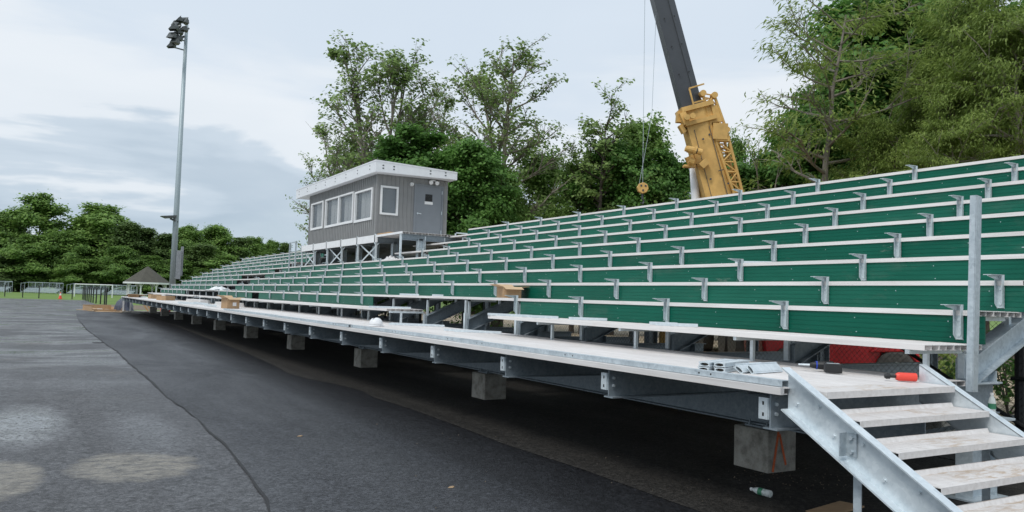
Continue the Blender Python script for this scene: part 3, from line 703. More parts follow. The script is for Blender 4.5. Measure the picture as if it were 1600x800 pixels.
fo = boothpart(b, 'window', 'white'); b = MB(); b.box(w0, w1, by0 + .02, by0 + .026, z0, z1); boothpart(b, 'pane', 'glass', fo)
b = MB(); b.box(w0, w1, by0 + .08, by0 + .09, z0, z1 ); boothpart(b, 'shade', 'door', fo)
# door
b = MB(); b.box(11.44, 12.46, by0 - .01, by0 + .035, bz + .01, 5.65); b.box(11.36, 11.44, by0 - .035, by0 + .06, bz, 5.70); b.box(12.46, 12.52, by0 - .035, by0 + .06, bz, 5.70); b.box(11.44, 12.46, by0 - .035, by0 + .06, 5.65, 5.70)
door = boothpart(b, 'door', 'door')
b = MB(); b.mat('dark'); b.box(11.80, 12.08, by0 - .016, by0 - .01, 5.10, 5.36); b.mat('lampgrey')
for i in range(5): b.box(11.80, 12.08, by0 - .019, by0 - .016, 5.12 + i * .05, 5.128 + i * .05)
boothpart(b, 'door_window', None, door)
b = MB(); b.box(11.78, 12.10, by0 - .022, by0 - .0105, 4.99, 5.09); boothpart(b, 'notice', 'paper', door)
b = MB(); b.tube([(11.52, by0 - .01, 4.63), (11.52, by0 - .06, 4.63), (11.64, by0 - .06, 4.62)], .014, 8); b.tube([(11.52, by0 - .02, 4.63), (11.52, by0 - .009, 4.63)], .035, 12); boothpart(b, 'handle', 'galv_light', door)
b = MB()
for z in (3.95, 4.65, 5.4): b.box(12.44, 12.47, by0 - .045, by0 - .0355, z, z + .12)
boothpart(b, 'hinges', 'galv', door)
b = MB(); b.tube([(11.24, by0 - .02, 5.66), (11.24, by0 - .10, 5.66)], [.075, .06], 14); b.tube([(11.24, by0 - .10, 5.66), (11.24, by0 - .13, 5.62)], .03, 10); boothpart(b, 'wall_lamp', 'white', smooth=False)
b = MB(); b.box(11.98, 12.16, by0 - .08, by0 - .02, 5.86, 5.90)
for xx in (11.95, 12.19): b.tube([(xx, by0 - .06, 5.83), (xx - .02, by0 - .20, 5.77)], [.05, .075], 12)
boothpart(b, 'twin_floodlight', 'white')
b = MB(); b.box(9.9, 10.2, 25.0, 26.2, 3.703, 3.76); o = b.build('plank_offcut', MT['lumber']); tag(o, 'reddish board lying on the booth platform by the corner', 'board')

# ------------------------------------------------------------------ things on the walkway and first rows
def cardbox(loc, rz, sx, sy, sz, label, flaps=True, label_patch=False, squash=0):
    t = thing('cardboard_box', label, 'box', loc, rz)
    b = MB(); th = .006
    b.box(-sx, -sx + th, -sy, sy, 0, sz); b.box(sx - th, sx, -sy, sy, 0, sz); b.box(-sx + th, sx - th, -sy, -sy + th, 0, sz); b.box(-sx + th, sx - th, sy - th, sy, 0, sz); b.box(-sx + th, sx - th, -sy + th, sy - th, 0, th)
    b.build('box_body', MT['card'], t)
    if flaps:
        for s_, ax in ((-1, 'y'), (1, 'y'), (-1, 'x'), (1, 'x')):
            f = MB(); an = random.uniform(-.5, .7)
            if ax == 'x':
                L = sx * .9; f.box(0, L, -sy, sy, 0, .005); f.xf(Matrix.Translation((s_ * sx, 0, sz)) @ Matrix.Rotation(0 if s_ > 0 else math.pi, 4, 'Z') @ Matrix.Rotation(-an, 4, 'Y'))
            else:
                L = sx * .9; f.box(-sx, sx, 0, L, 0, .005); f.xf(Matrix.Translation((0, s_ * sy, sz)) @ Matrix.Rotation(0 if s_ > 0 else math.pi, 4, 'Z') @ Matrix.Rotation(an, 4, 'X'))
            f.build('flap', MT['card_in'], t)
    if label_patch:
        p = MB(); p.box(-sx * .1, sx * .5, -sy - .002, -sy, sz * .25, sz * .6); p.build('shipping_label', MT['paper'], t)
    return t
random.seed(21)
cardbox((7.32, 12.55, PZ(1) + .002), R(-12), .17, .20, .20, 'open cardboard box with flaps up on the first green row')
cardbox((5.25, 26.9, DZ + .004), R(10), .20, .26, .33, 'tall cardboard box with white label at the walkway edge', True, True)
cardbox((5.35, 43.5, DZ + .004), R(30), .28, .35, .22, 'low cardboard box on far walkway, nearer of two side by side', False)
cardbox((5.5, 49.5, DZ + .004), R(5), .28, .4, .24, 'low cardboard box on far walkway, farther of two side by side', False)
cardbox((4.95, 54.5, DZ + .004), R(-20), .30, .45, .16, 'crushed open cardboard box near far end of the walkway', True)
# hard hat
t = thing('hard_hat', 'white hard hat lying on the walkway deck', 'hard hat', (5.30, 13.9, DZ + .003), R(30))
b = MB(); b.lathe([(.125, 0.015), (.124, .05), (.112, .095), (.085, .13), (.045, .15), (.005, .155)], n=24); b.build('shell', MT['white'], t, smooth=True)
b = MB(); n = 28
vs = []; 
for r_, z_ in ((.12, .022), (1, .006), (1, .001), (.118, .014)):
    for k in range(n):
        an = 6.2832 * k / n; rr_ = r_ if r_ < 1 else .138 + .055 * max(0, math.cos(an)) ** 2
        vs.append((rr_ * math.cos(an), rr_ * math.sin(an) * (.9 if r_ == 1 else 1), z_))
b.add(vs, [(i * n + k, i * n + (k + 1) % n, (i + 1) * n + (k + 1) % n, (i + 1) * n + k) for i in range(3) for k in range(n)]); b.build('brim', MT['white'], t)
b = MB(); b.bar((-.11, 0, .15), (.11, 0, .15), .02, .012); b.lathe([(.10, .004), (.10, .02)], n=16); b.build('suspension', MT['black'], t)
# cordless drill, lying on its side
t = thing('cordless_drill', 'black and blue cordless drill lying near the top of the stair', 'drill', (6.12, 4.78, DZ + .004), R(-42)); t.scale = (1.3, 1.3, 1.3)
b = MB(); b.tube([(-.06, 0, .04), (-.01, 0, .04), (.045, 0, .04), (.06, 0, .04)], [.026, .031, .031, .022], 12); b.build('motor_housing', MT['black'], t)
b = MB(); b.tube([(-.105, 0, .04), (-.085, 0, .04), (-.062, 0, .04)], [.012, .022, .024], 12); b.build('chuck', MT['black'], t)
b = MB(); b.tube([(-.065, 0, .04), (-.056, 0, .04)], [.029, .029], 14); b.build('collar', MT['blue'], t)
b = MB(); b.tube([(-.18, 0, .04), (-.105, 0, .04)], [.006, .008], 8); b.build('bit', MT['galv_light'], t)
b = MB(); b.box(-.005, .035, -.12, -.02, .018, .058); b.build('handle', MT['black'], t, .008)
b = MB(); b.box(-.035, .075, -.18, -.12, .004, .066); p = b.build('battery', MT['black'], t, .006)
b = MB(); b.box(-.02, .06, -.17, -.13, .066, .0675); b.build('battery_label', MT['galv_light'], p)
# red handled tool
t = thing('impact_socket', 'red plastic sleeve with black metal tip lying on the top tread', 'tool', (5.95, 3.98, DZ + .006), R(138))
b = MB(); b.tube([(0, 0, .034), (-.02, 0, .034), (-.15, 0, .034), (-.155, 0, .034)], [.026, .034, .034, .03], 16); b.build('red_sleeve', MT['redplastic'], t, smooth=False)
b = MB(); b.tube([(0, 0, .034), (.04, 0, .034), (.045, 0, .034), (.07, 0, .034), (.085, 0, .034)], [.012, .012, .022, .024, .015], 10); b.build('metal_tip', MT['black'], t)
# bundle of aluminium extrusions, hollow ends toward the camera
ex = [(4.86, 5.02, 0, 0), (4.96, 4.93, 0, 0), (4.87, 5.02, 1, 0), (4.965, 4.94, 1, 0), (5.10, 4.86, 0, .6), (5.17, 4.80, .15, .85)]
exl = ['bottom left length of the hollow aluminium bundle on deck', 'bottom right length of the hollow aluminium bundle on deck', 'top left length of the hollow aluminium bundle on deck', 'top right length of the hollow aluminium bundle on deck', 'tilted hollow aluminium length beside the stacked bundle', 'outermost tilted hollow aluminium length, nearest the stair']
for (x, y, lvl, tilt), lb in zip(ex, exl):
    t = thing('aluminium_extrusion', lb, 'metal profile', (x, y, DZ + .004 + lvl * .042 + (.012 if tilt else 0)), R(-66 - tilt * 14), 'bundle of aluminium extrusions')
    b = MB(); L = .62 if not tilt else .46; w, h, tt = .045, .036, .004; n = 10
    o_, i_ = [], []
    for k in range(n * 2):
        an = 6.2832 * k / (n * 2); o_.append((w * max(-1, min(1, 1.25 * math.cos(an))), h / 2 + h / 2 * max(-1, min(1, 1.25 * math.sin(an))))); i_.append((w * .82 * math.cos(an), h / 2 + h * .36 * math.sin(an)))
    N = 2 * n
    for yy in (0, L): pass
    vs = [(u, 0, v) for u, v in o_] + [(u, 0, v) for u, v in i_] + [(u, L, v) for u, v in o_] + [(u, L, v) for u, v in i_]
    fs = []
    for k in range(N):
        k2 = (k + 1) % N
        fs += [(k, k2, N + k2, N + k), (2 * N + k, 3 * N + k, 3 * N + k2, 2 * N + k2), (k, 2 * N + k, 2 * N + k2, k2), (N + k, N + k2, 3 * N + k2, 3 * N + k)]
    b.add(vs, fs); b.box(-.052, -.043, 0, L, .0, .009); b.box(.043, .052, 0, L, .0, .009); b.box(-.052, -.043, 0, L, .028, .037); b.box(.043, .052, 0, L, .028, .037)
    if tilt: b.xf(Matrix.Rotation(tilt, 4, 'Y'))
    b.build('profile', MT['galv_light'], t)
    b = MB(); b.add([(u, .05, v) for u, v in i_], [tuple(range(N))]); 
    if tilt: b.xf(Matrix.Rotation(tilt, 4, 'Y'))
    b.build('bore_shade_sheet', simple('profile_shadow_core', (.13, .105, .08), .9) if 'profile_shadow_core' not in bpy.data.materials else bpy.data.materials['profile_shadow_core'], t)  # flat dark sheet across the bore, inner shade put in as colour
# steel channels lying along the walkway edge
ch = [(4.53, 3.90, 9.1, 'near steel channel along walkway edge, ending at the stair'), (4.60, 8.6, 14.0, 'steel channel along walkway edge, second from the stair'), (4.54, 13.2, 19.0, 'steel channel along walkway edge, beside the hard hat'), (4.62, 18.6, 24.5, 'steel channel along walkway edge, just before the tall cardboard box')]
for i, (x, y0, y1, lb) in enumerate(ch):
    b = MB(); b.box(0, .075, 0, y1 - y0, .040, .044); b.box(0, .004, 0, y1 - y0, 0, .040); b.box(.071, .075, 0, y1 - y0, 0, .040)
    q = .7
    b.mat('galv'); b.mi = [0] * len(b.f); b.mat('dark')
    while q < y1 - y0: b.tube([(-.0012, q, .022), (-.0002, q, .022)], .008, 8); b.tube([(-.0012, q + .13, .022), (-.0002, q + .13, .022)], .008, 8); q += 1.9
    o = b.build('steel_channel', None); o.location = (x, y0, DZ + .004); o.rotation_euler = (0, 0, R((-.25, .3, -.2, .25)[i])); tag(o, lb, 'steel channel', 'steel channels along the walkway edge')
# loose angles
def angle(x, y, z, L, rz, lb, grp=None, w=.05, m='galv_light', name='steel_angle'):
    b = MB(); b.box(-w / 2, w / 2, -L / 2, L / 2, 0, .005); b.box(-w / 2, -w / 2 + .005, -L / 2, L / 2, .005, w * .75)
    o = b.build(name, MT[m]); o.location = (x, y, z + .003); o.rotation_euler = (0, 0, rz); return tag(o, lb, 'steel angle', grp)
zd = DZ + .002; z0_ = PZ(0) + .002
angle(6.3, 14.4, zd, 1.0, R(45), 'short steel angle on deck in front of the open bay, farther one')
angle(6.25, 14.2, zd, 1.1, R(52), 'short steel angle on deck in front of the open bay, crossing another')
angle(6.1, 11.9, zd, .75, R(35), 'short steel angle on deck by the end of the first bench')
angle(6.2, 11.6, zd, .8, R(48), 'steel angle on deck under the end of the first bench')
angle(6.28, 10.7, z0_, .9, R(20), 'steel bracket bar at the far tip of the near bench plank')
angle(6.45, 10.0, z0_, .5, R(30), 'short steel bar near the far tip of the near bench plank')
angle(6.75, 9.3, z0_, .55, R(50), 'short steel bar on the bench plank, between two seat brackets')
angle(6.72, 7.65, z0_, .35, R(40), 'small steel bar on the bench plank, left of its longer neighbour')
angle(6.62, 7.3, z0_, .5, R(45), 'steel bar on the bench plank below a seat bracket')
angle(7.36, 17.2, PZ(1) + .002, .5, R(40), 'short steel bar on the plank above the open bay, far side')
angle(7.6, 16.0, PZ(1) + .002, .4, R(60), 'short steel bar on the plank above the open bay, middle')
angle(6.4, 16.0, z0_, .9, R(75), 'steel bar on the tip of the farther bench plank')
angle(8.62, 7.95, PZ(3) + .002, .5, R(40), 'white steel bar lying on the third row near a bracket')
rs = random.Random(5)
for i in range(12):
    x = rs.uniform(4.9, 6.3); y = rs.uniform(27.5, 56)
    angle(x, y, zd + i * .0004, rs.uniform(1.2, 3.2), R(rs.uniform(-14, 14)), 'loose steel length scattered on the far half of the walkway', 'loose steel lengths on the far walkway', .09)
for i, (x, y, L, lb) in enumerate([(5.9, 30.5, 2.6, 'stack of aluminium boards on far walkway, nearest stack'), (6.0, 38.0, 3.0, 'stack of aluminium boards on far walkway, middle stack'), (6.2, 52.5, 4.2, 'tall pile of aluminium boards at the far end of the walkway')]):
    b = MB()
    for j in range(3 + 2 * (i == 2)): b.box(-.22 + .02 * j, .22 - .015 * j, -L / 2, L / 2, j * .05, j * .05 + .045)
    o = b.build('aluminium_boards', MT['plank']); o.location = (x, y, zd + .002); o.rotation_euler = (0, 0, R(3)); tag(o, lb, 'boards')
for i, (x, y, z, lb) in enumerate([(7.35, 40.5, PZ(1), 'white plastic sheet heaped on the first row'), (10.2, 25.6, PZ(5), 'white plastic sheet heaped below the booth corner')]):
    b = MB(); n = 9; vs = []; rr_ = random.Random(i)
    for p in range(n):
        for q in range(n):
            u, v = p / (n - 1) - .5, q / (n - 1) - .5
            vs.append((u * (.9 if i == 0 else .55), v * (3.2 if i == 0 else 1.1), max(.004, (.26 - u * u - v * v) * .6 + rr_.uniform(-.06, .06))))
    b.add(vs, [(p * n + q, (p + 1) * n + q, (p + 1) * n + q + 1, p * n + q + 1) for p in range(n - 1) for q in range(n - 1)])
    o = b.build('plastic_sheet', MT['white']); md = o.modifiers.new('t', 'SOLIDIFY'); md.thickness = .004; o.location = (x, y, z + .004); tag(o, lb, 'plastic sheet')
# bottles
def bottle(loc, rot, lb, full=False):
    t = thing('plastic_bottle', lb, 'bottle', loc); t.rotation_euler = rot
    b = MB(); b.lathe([(.026, 0), (.031, .006), (.031, .05), (.028, .06), (.031, .07), (.031, .13), (.022, .165), (.012, .185), (.012, .195)], n=18); b.build('bottle_body', MT['clear'], t, smooth=True)
    b = MB(); b.lathe([(.0145, .193), (.0145, .21)], n=14); b.build('cap', MT['paper'], t)
    b = MB(); b.lathe([(.0318, .075), (.0318, .12)], n=18); b.build('bottle_label', simple('green_bottle_label', (.05, .22, .12), .5) if 'green_bottle_label' not in bpy.data.materials else bpy.data.materials['green_bottle_label'], t)
bottle((5.41, 4.76, .028), (R(-90), 0, R(4)), 'clear plastic bottle lying on the dark asphalt by the footing')
bottle((7.12, 3.86, .72), (0, 0, 0), 'clear bottle with green label standing beside the steel column')
b = MB(); b.box(6.98, 7.3, 3.76, 3.95, .70, .719); b.build('column_shelf', MT['galv'], BL)
# rubble under stair
b = MB(); b.prism([(0, 0), (.5, -.1), (.62, .14), (.1, .22)], 'z', 0, .012); o = b.build('cardboard_scrap', MT['card']); o.location = (5.3, 4.1, .0); o.rotation_euler = (R(-6), 0, .3); o.location.z = .01; tag(o, 'brown cardboard scrap on the ground below the stair', 'cardboard')
for i, (x, y, lb) in enumerate([(3.05, 6.15, 'tiny yellow dead leaf on the new asphalt, foreground'), (2.55, 9.0, 'tiny tan wood chip on the asphalt mid way')]):
    b = MB(); b.prism([(0, 0), (.03, .01), (.06, .0), (.04, -.012)], 'z', 0, .005); b.prism([(.02, .02), (.05, .03), (.07, .022)], 'z', 0, .006); o = b.build('dead_leaf', MT['card_in']); o.location = (x, y, -.006); tag(o, lb, 'leaf')
# scattered grit
rs = random.Random(3); b = MB()
for i in range(230):
    x = rs.uniform(1.8, 8); y = 3.2 + rs.random() ** 1.6 * 14; r = rs.uniform(.002, .006)
    if i < 90: x = 6.2 + rs.gauss(0, .35); y = 5.2 + rs.gauss(0, .3)
    b.lathe([(r, 0), (r * .8, r), (r * .2, r * 1.3)], (x, y, -.004), 5)
b.build('asphalt_crumbs', MT['dirt'], kind='stuff', label='pale crumbs and grit scattered over the dark asphalt', category='grit')

# ------------------------------------------------------------------ chain link fence behind the front columns
FN = thing('chain_link_fence', 'black chain link fence running under the stand', 'fence', (8.4, 0, 0))
fy0, fy1, fh = 3.3, 60.0, 1.75
b = MB(); s = .07; t = .0022
def wire(y0, z0, y1, z1, xo):
    b.add([(xo - t, y0, z0), (xo + t, y0, z0), (xo, y0 + t * 1.6, z0), (xo - t, y1, z1), (xo + t, y1, z1), (xo, y1 + t * 1.6, z1)], [(0, 1, 4, 3), (1, 2, 5, 4), (2, 0, 3, 5)])
y = fy0 - fh
while y < fy1:
    for sg in (1, -1):
        a0, z0 = y, .03; a1, z1 = y + fh - .03, fh
        if sg < 0: a0, a1 = a1, a0
        # clip to the fence length
        def clip(ya, za, yb, zb):
            pts = []
            for (p, q), (r_, s_) in (((ya, za), (yb, zb)), ((yb, zb), (ya, za))):
                if p < fy0: q += (fy0 - p) * (s_ - q) / (r_ - p) if r_ != p else 0; p = fy0
                if p > fy1: q += (fy1 - p) * (s_ - q) / (r_ - p) if r_ != p else 0; p = fy1
                pts += [p, q]
            return pts
        if max(a0, a1) > fy0 and min(a0, a1) < fy1:
            c = clip(a0, z0, a1, z1)
            if abs(c[0] - c[2]) > .02: wire(*c, .003 * sg)
    y += s * (1 if y < 26 else 1.6)
b.build('wire_mesh', MT['black'], FN)
for y in np.arange(4.3, 60, 2.45):
    b = MB(); r_ = .055 if y < 4.5 else .03; b.tube([(.05, y, 0), (.05, y, fh + .06)], r_, 10); b.build('fence_post', MT['black'], FN)
b = MB(); b.tube([(.05, fy0, fh), (.05, fy1, fh)], .022, 8); b.tube([(.05, fy0, .05), (.05, fy1, .05)], .006, 5); b.build('rail', MT['black'], FN)
b = MB(); b.tube([(-.03, 5.9, 1.40), (-.03, 4.2, .50)], .022, 8); b.tube([(-.03, 4.35, .98), (-.03, 3.3, .98)], .02, 8); b.build('brace_rail', MT['black'], FN)

# ------------------------------------------------------------------ red utility vehicle behind fence
c0 = at(1302, 575, 17.0); vx, vy = c0.x, c0.y
RV = thing('utility_vehicle', 'red utility vehicle with a grey wheel parked behind the fence', 'vehicle', (vx, vy, 0), R(-30)); RV.scale = (1.25, 1.25, 1.25)
b = MB(); b.prism([(-1.35, .35), (-1.4, .75), (-1.3, 1.05), (-.3, 1.1), (.2, .98), (.55, .78), (.62, .45), (.5, .30)], 'y', -.55, .55); b.build('body', MT['red'], RV, .05)
b = MB(); b.prism([(.35, .62), (.55, .74), (.9, .76), (1.15, .62), (1.2, .5), (1.12, .45), (.95, .64), (.55, .62)], 'y', -.62, .62); b.build('fender', MT['red'], RV, .02)
b = MB(); b.bar((.50, -.625, .74), (.80, -.625, .80), .02, .05); b.build('headlight', MT['white'], RV)
for wx, wy in ((.78, -.5), (.78, .5), (-.95, -.5), (-.95, .5)):
    b = MB(); b.tube([(wx, wy - .12, .33), (wx, wy - .10, .33), (wx, wy + .10, .33), (wx, wy + .12, .33)], [.27, .33, .33, .27], 28); w = b.build('wheel', MT['rubber'], RV)
    b = MB(); b.tube([(wx, wy - .128, .33), (wx, wy - .121, .33)], .14, 16); b.build('rim', MT['white'], w)
b = MB(); b.box(-.7, -.2, -.45, .45, 1.08, 1.3); b.box(-.85, -.7, -.45, .45, 1.08, 1.65); b.build('seat', MT['black'], RV, .03)
b = MB(); b.tube([(-.1, 0, 1.05), (-.2, 0, 1.35)], .02, 8); b.tube([(-.25, -.17, 1.35), (-.2, 0, 1.38), (-.25, .17, 1.35)], .015, 8); b.build('steering_wheel', MT['black'], RV)
# yellow ringed drum end
c0 = at(1033, 532, 14.5); t = thing('yellow_pipe_coil', 'round yellow pipe coil seen through the fence', 'pipe coil', (c0.x, c0.y, .0), R(-40))
b = MB(); n = 20
for k in range(3):
    b.tube([(.05 * k, .22 * math.cos(6.2832 * q / n), .95 + .22 * math.sin(6.2832 * q / n)) for q in range(n + 1)], .035, 8)
b.build('coil', MT['crane'], t); b = MB(); b.box(-.02, .12, -.05, .05, 0, .75); b.build('stand', MT['black'], t)

# ------------------------------------------------------------------ tall floodlight pole
P0 = at(267.5, 479, 75); px_, py_ = P0.x, P0.y
LP = thing('light_pole', 'tall galvanised floodlight pole at the far end of the stand', 'light pole', (px_, py_, 0))
top = at(288.5, 30, 75).z
b = MB(); b.tube([(0, 0, 0), (0, 0, top * .35), (0, 0, top)], [.29, .25, .15], 16); b.build('pole', MT['pole'], LP, smooth=True)
b = MB(); b.box(.18, .62, -.30, .15, 2.6, 5.3); b.box(.60, .82, -.1, .25, 2.9, 5.7); b.build('control_cabinet', simple('grey_cabinet', (.27, .29, .31), .5), LP, .02)
arms = [(0, .35), (-.3, .95), (-1.0, 1.55), (-1.6, 2.2), (-2.6, 3.0), (-3.2, 3.6)]
b = MB(); b.bar((0, 0, top - 2.9), (0, 0, top + .35), .14, .14); 
for z, L in ((top - .5, .9), (top - 1.6, 1.1), (top - 2.5, 1.2)): b.bar((-L * .9, -.3, z), (0, .1, z), .1, .1)
b.build('crossarm_frame', MT['lampgrey'], LP)
def flood(x, y, z, s=1., yaw=0.):
    b = MB(); n = 14
    b.mat('lampgrey'); st = len(b.v)
    b.tube([(0, 0, 0), (.25, 0, 0), (.42, 0, 0)], [.52, .34, .14], n); b.tube([(.42, 0, 0), (.7, 0, 0)], [.16, .14], 8)
    b.prism([(-.95, .12), (.1, .54), (.1, .48), (-.9, .06)], 'y', -.5, .5); b.prism([(-.95, .10), (.0, .52), (.0, -.3)], 'y', .48, .5); b.prism([(-.95, .10), (.0, .52), (.0, -.3)], 'y', -.5, -.48)
    b.mat('lens'); b.tube([(-.03, 0, 0), (0, 0, 0)], .49, n)
    b.xf(Matrix.Translation((x, y, z)) @ Matrix.Rotation(yaw, 4, 'Z') @ Matrix.Rotation(R(-30), 4, 'Y') @ Matrix.Scale(s, 4))
    b.build('floodlight', None, LP)
for (px, py) in ((284, 31), (291, 33.5), (279, 38), (291, 46), (283, 50), (276, 43.5), (272, 57), (277, 65), (272, 71), (282, 60)):
    p = at(px - 1, py, 75 + random.uniform(-.7, .7)); flood(p.x - px_, p.y - py_, p.z, 1.0 * (.66 + random.uniform(-.06, .06)), R(random.choice([-20, 10, 30, 50])))
p = at(264, 339.5, 75); b = MB(); b.mat('lampgrey'); b.prism([(-.75, .05), (.6, .22), (.6, .0), (-.3, -.12)], 'y', -.4, .4); b.bar((.1, 0, -.1), (.8, 0, -.4), .16, .16); b.xf(Matrix.Translation((p.x - px_, p.y - py_, p.z))); b.build('low_floodlight', None, LP)

# ------------------------------------------------------------------ crane
CR = thing('mobile_crane', 'yellow mobile crane with dark telescopic boom behind the stand', 'crane', (0, 0, 0))
ZC = 28
B0 = at(1150, 420, ZC); B1 = at(1084, 168, ZC); B2 = at(1010, -95, ZC)
ax = (B1 - B0).normalized()
cdir = Vector(ROT @ np.array([0, 0, -1.])); side = ax.cross(cdir).normalized()   # across the picture
dep = side.cross(ax).normalized()
def hexboom(p, q, w, d, name, m, parent=CR, ww=None):
    b = MB(); vs = []
    prof = [(-.5, -.28), (-.18, -.5), (.5, -.42), (.5, .42), (-.18, .5), (-.5, .28)]
    for c, s_ in ((p, 1.), (q, ww or 1.)):
        for u, v in prof: vs.append(c + side * (u * w * s_) + dep * (v * d * s_))
    b.add(vs, [tuple(range(6)), tuple(range(6, 12))[::-1]] + [(i, (i + 1) % 6, 6 + (i + 1) % 6, 6 + i) for i in range(6)])
    return b.build(name, MT[m], parent)
base = hexboom(B0, B1, 1.02, 1.0, 'boom_base', 'crane', ww=.97)
hexboom(B1 + side * .10 - ax * .3, B2, .74, .72, 'boom_extension', 'crane_dark', ww=.95)
# collar at the top of the base section
def loc(u, v, w): return B1 + ax * u + side * v + dep * w
b = MB()
b.bar(loc(-.62, 0, 0), loc(-.48, 0, 0), 1.1, 1.08, dep); b.bar(loc(-.12, 0, 0), loc(.04, 0, 0), 1.12, 1.1, dep)
b.bar(loc(-.55, .50, -.4), loc(-.12, .56, -.4), .22, .3, dep); b.bar(loc(-.55, -.5, -.4), loc(-.1, -.52, -.4), .10, .2, dep)
for v in (.5, .3): b.tube([loc(-.35, v, -.62), loc(-.35, v, -.75)], .10, 10)
b.bar(loc(-.4, .7, -.2), loc(-.05, .58, -.2), .18, .3, dep); b.bar(loc(-.8, .6, -.2), loc(-.5, .68, -.2), .15, .3, dep)
b.build('boom_collar', MT['crane'], base)
b = MB(); b.bar(loc(.0, .12, -.5), loc(.62, .12, -.5), .05, .05, dep); b.bar(loc(.62, .12, -.5), loc(.64, -.42, -.5), .05, .05, side); b.bar(loc(.1, .12, -.5), loc(.1, -.42, -.5), .05, .05, side); b.build('guard_bracket', MT['crane'], base)
# hydraulic winch motors and step on the left side
def lc(px, py, dz=-.7): return at(px, py, ZC) + dep * dz
b = MB(); b.mat('crane'); b.tube([lc(1067, 237), lc(1077, 239)], [.12, .12], 12); b.tube([lc(1077, 239), lc(1080, 240)], .16, 14); b.mat('crane_dark'); b.tube([lc(1080, 240), lc(1082, 240)], .10, 10); b.mat('crane'); b.mi = [0] * 0 + b.mi; b.tube([lc(1082, 240), lc(1089, 242)], .11, 12); b.tube([lc(1064, 236), lc(1067, 237)], .1, 12); b.build('hydraulic_motor', None, base)
b = MB(); b.bar(lc(1073, 246, -.3), lc(1080, 260, -.3), .25, .25, dep); b.bar(lc(1065, 261, -.3), lc(1083, 262, -.3), .3, .07, (0, 0, 1)); b.bar(lc(1090, 255, -.6), lc(1097, 262, -.6), .3, .2, dep); b.tube([lc(1072, 253, -.5), lc(1079, 256, -.5)], .12, 10); b.build('winch_step', MT['crane'], base)
b = MB(); 
for (u, v) in ((-1.1, -.15), (-1.2, .1), (-2.6, .2), (-3.5, -.1), (-2.9, -.35)): b.tube([loc(u, v, -.50), loc(u, v, -.53)], .035, 8)
b.bar(loc(-2.4, -.30, -.56), loc(-2.4, -.12, -.56), .03, .05, dep); b.build('boom_bolts', MT['crane_dark'], base)
b = MB(); b.bar(loc(-.8, .30, -.45), loc(-6.2, .32, -.46), .015, .02, dep); b.bar(loc(-.8, -.22, -.50), loc(-6.2, -.24, -.51), .02, .02, dep); b.build('seam_strip', MT['crane_dark'], base)
# lift cylinder
b = MB(); b.tube([at(1086, 262, ZC) + dep * .2, at(1090, 330, ZC) + dep * .2, at(1098, 420, ZC)], [.15, .15, .2], 14); b.build('lift_cylinder', MT['white'], CR, smooth=True)
# lattice jib folded along the side
jt = [at(1098, 146, ZC - .4), at(1116, 149, ZC - .4)]; jm = [at(1113, 205, ZC - .4), at(1136, 206, ZC - .4)]; jb = [at(1146, 300, ZC - .4), at(1160, 300, ZC - .4)]; je = [at(1170, 420, ZC - .4), at(1186, 420, ZC - .4)]
jib = MB(); dd = dep * .55
for off in (Vector((0, 0, 0)), dd):
    for s_ in (0, 1):
        r_ = .05; jib.tube([jt[s_] + off, jm[s_] + off, jb[s_] + off, je[s_] + off], r_, 8)
jo = jib.build('lattice_jib', MT['crane'], CR)
b = MB()
def seg(A, Bq, n, fr=0):
    for i in range(n):
        t0, t1 = i / n, (i + 1) / n
        for off in (Vector((0, 0, 0)), dd):
            l0 = A[0].lerp(Bq[0], t0) + off; r0 = A[1].lerp(Bq[1], t0) + off; l1 = A[0].lerp(Bq[0], t1) + off; r1 = A[1].lerp(Bq[1], t1) + off
            b.tube([l0, r0], .026, 6); b.tube([l0, r1] if i % 2 else [r0, l1], .026, 6)
        for s_ in (0, 1):
            p_, q_ = A[s_].lerp(Bq[s_], t0), A[s_].lerp(Bq[s_], t1); b.tube([p_, q_ + dd] if i % 2 else [p_ + dd, q_], .024, 6)
seg(jt, jm, 3); seg(jm, jb, 6); seg(jb, je, 7); b.build('lattice_bracing', MT['crane'], jo)
b = MB(); c1 = [jt[0].lerp(jm[0], .28), jt[1].lerp(jm[1], .28)]; c2 = [jt[0].lerp(jm[0], .78), jt[1].lerp(jm[1], .70)]
b.add([c1[0], c1[1], c2[1], c2[0], c1[0] - dep * .03, c1[1] - dep * .03, c2[1] - dep * .03, c2[0] - dep * .03], [(0, 1, 2, 3), (4, 7, 6, 5), (0, 4, 5, 1), (1, 5, 6, 2), (2, 6, 7, 3), (3, 7, 4, 0)])
c3 = [jm[0].lerp(jb[0], .0), jm[1].lerp(jb[1], .0)]; b.bar(c3[0] - dep * .05, c3[1] - dep * .05, .12, .55, ax); b.bar(jm[0].lerp(jb[0], .13) - dep * .03, jm[1].lerp(jb[1], .13) - dep * .03, .1, .12, ax)
b.build('jib_plate', MT['crane'], jo)
for p_ in jt + [jt[1].lerp(jm[1], .95)]:
    b = MB(); b.tube([p_ - dep * .1, p_ + dep * .2], .11, 12); b.build('jib_pin', MT['crane'], jo)
b = MB()
for u in np.linspace(-.8, -3.2, 7): b.bar(loc(u, -.45, -.1), loc(u - .1, -.7, -.1), .06, .12, dep)
b.build('jib_hinge_brackets', MT['crane'], base)
b = MB(); b.bar(loc(.7, .0, -.375), loc(8.4, .06, -.37), .012, .012, dep)
for u in np.arange(1.2, 8.2, 1.0):
    for v in (-.16, .2): b.tube([loc(u, v + .1, -.36), loc(u, v + .1, -.375)], .025, 8)
b.build('boom_seam', MT['black'], CR)
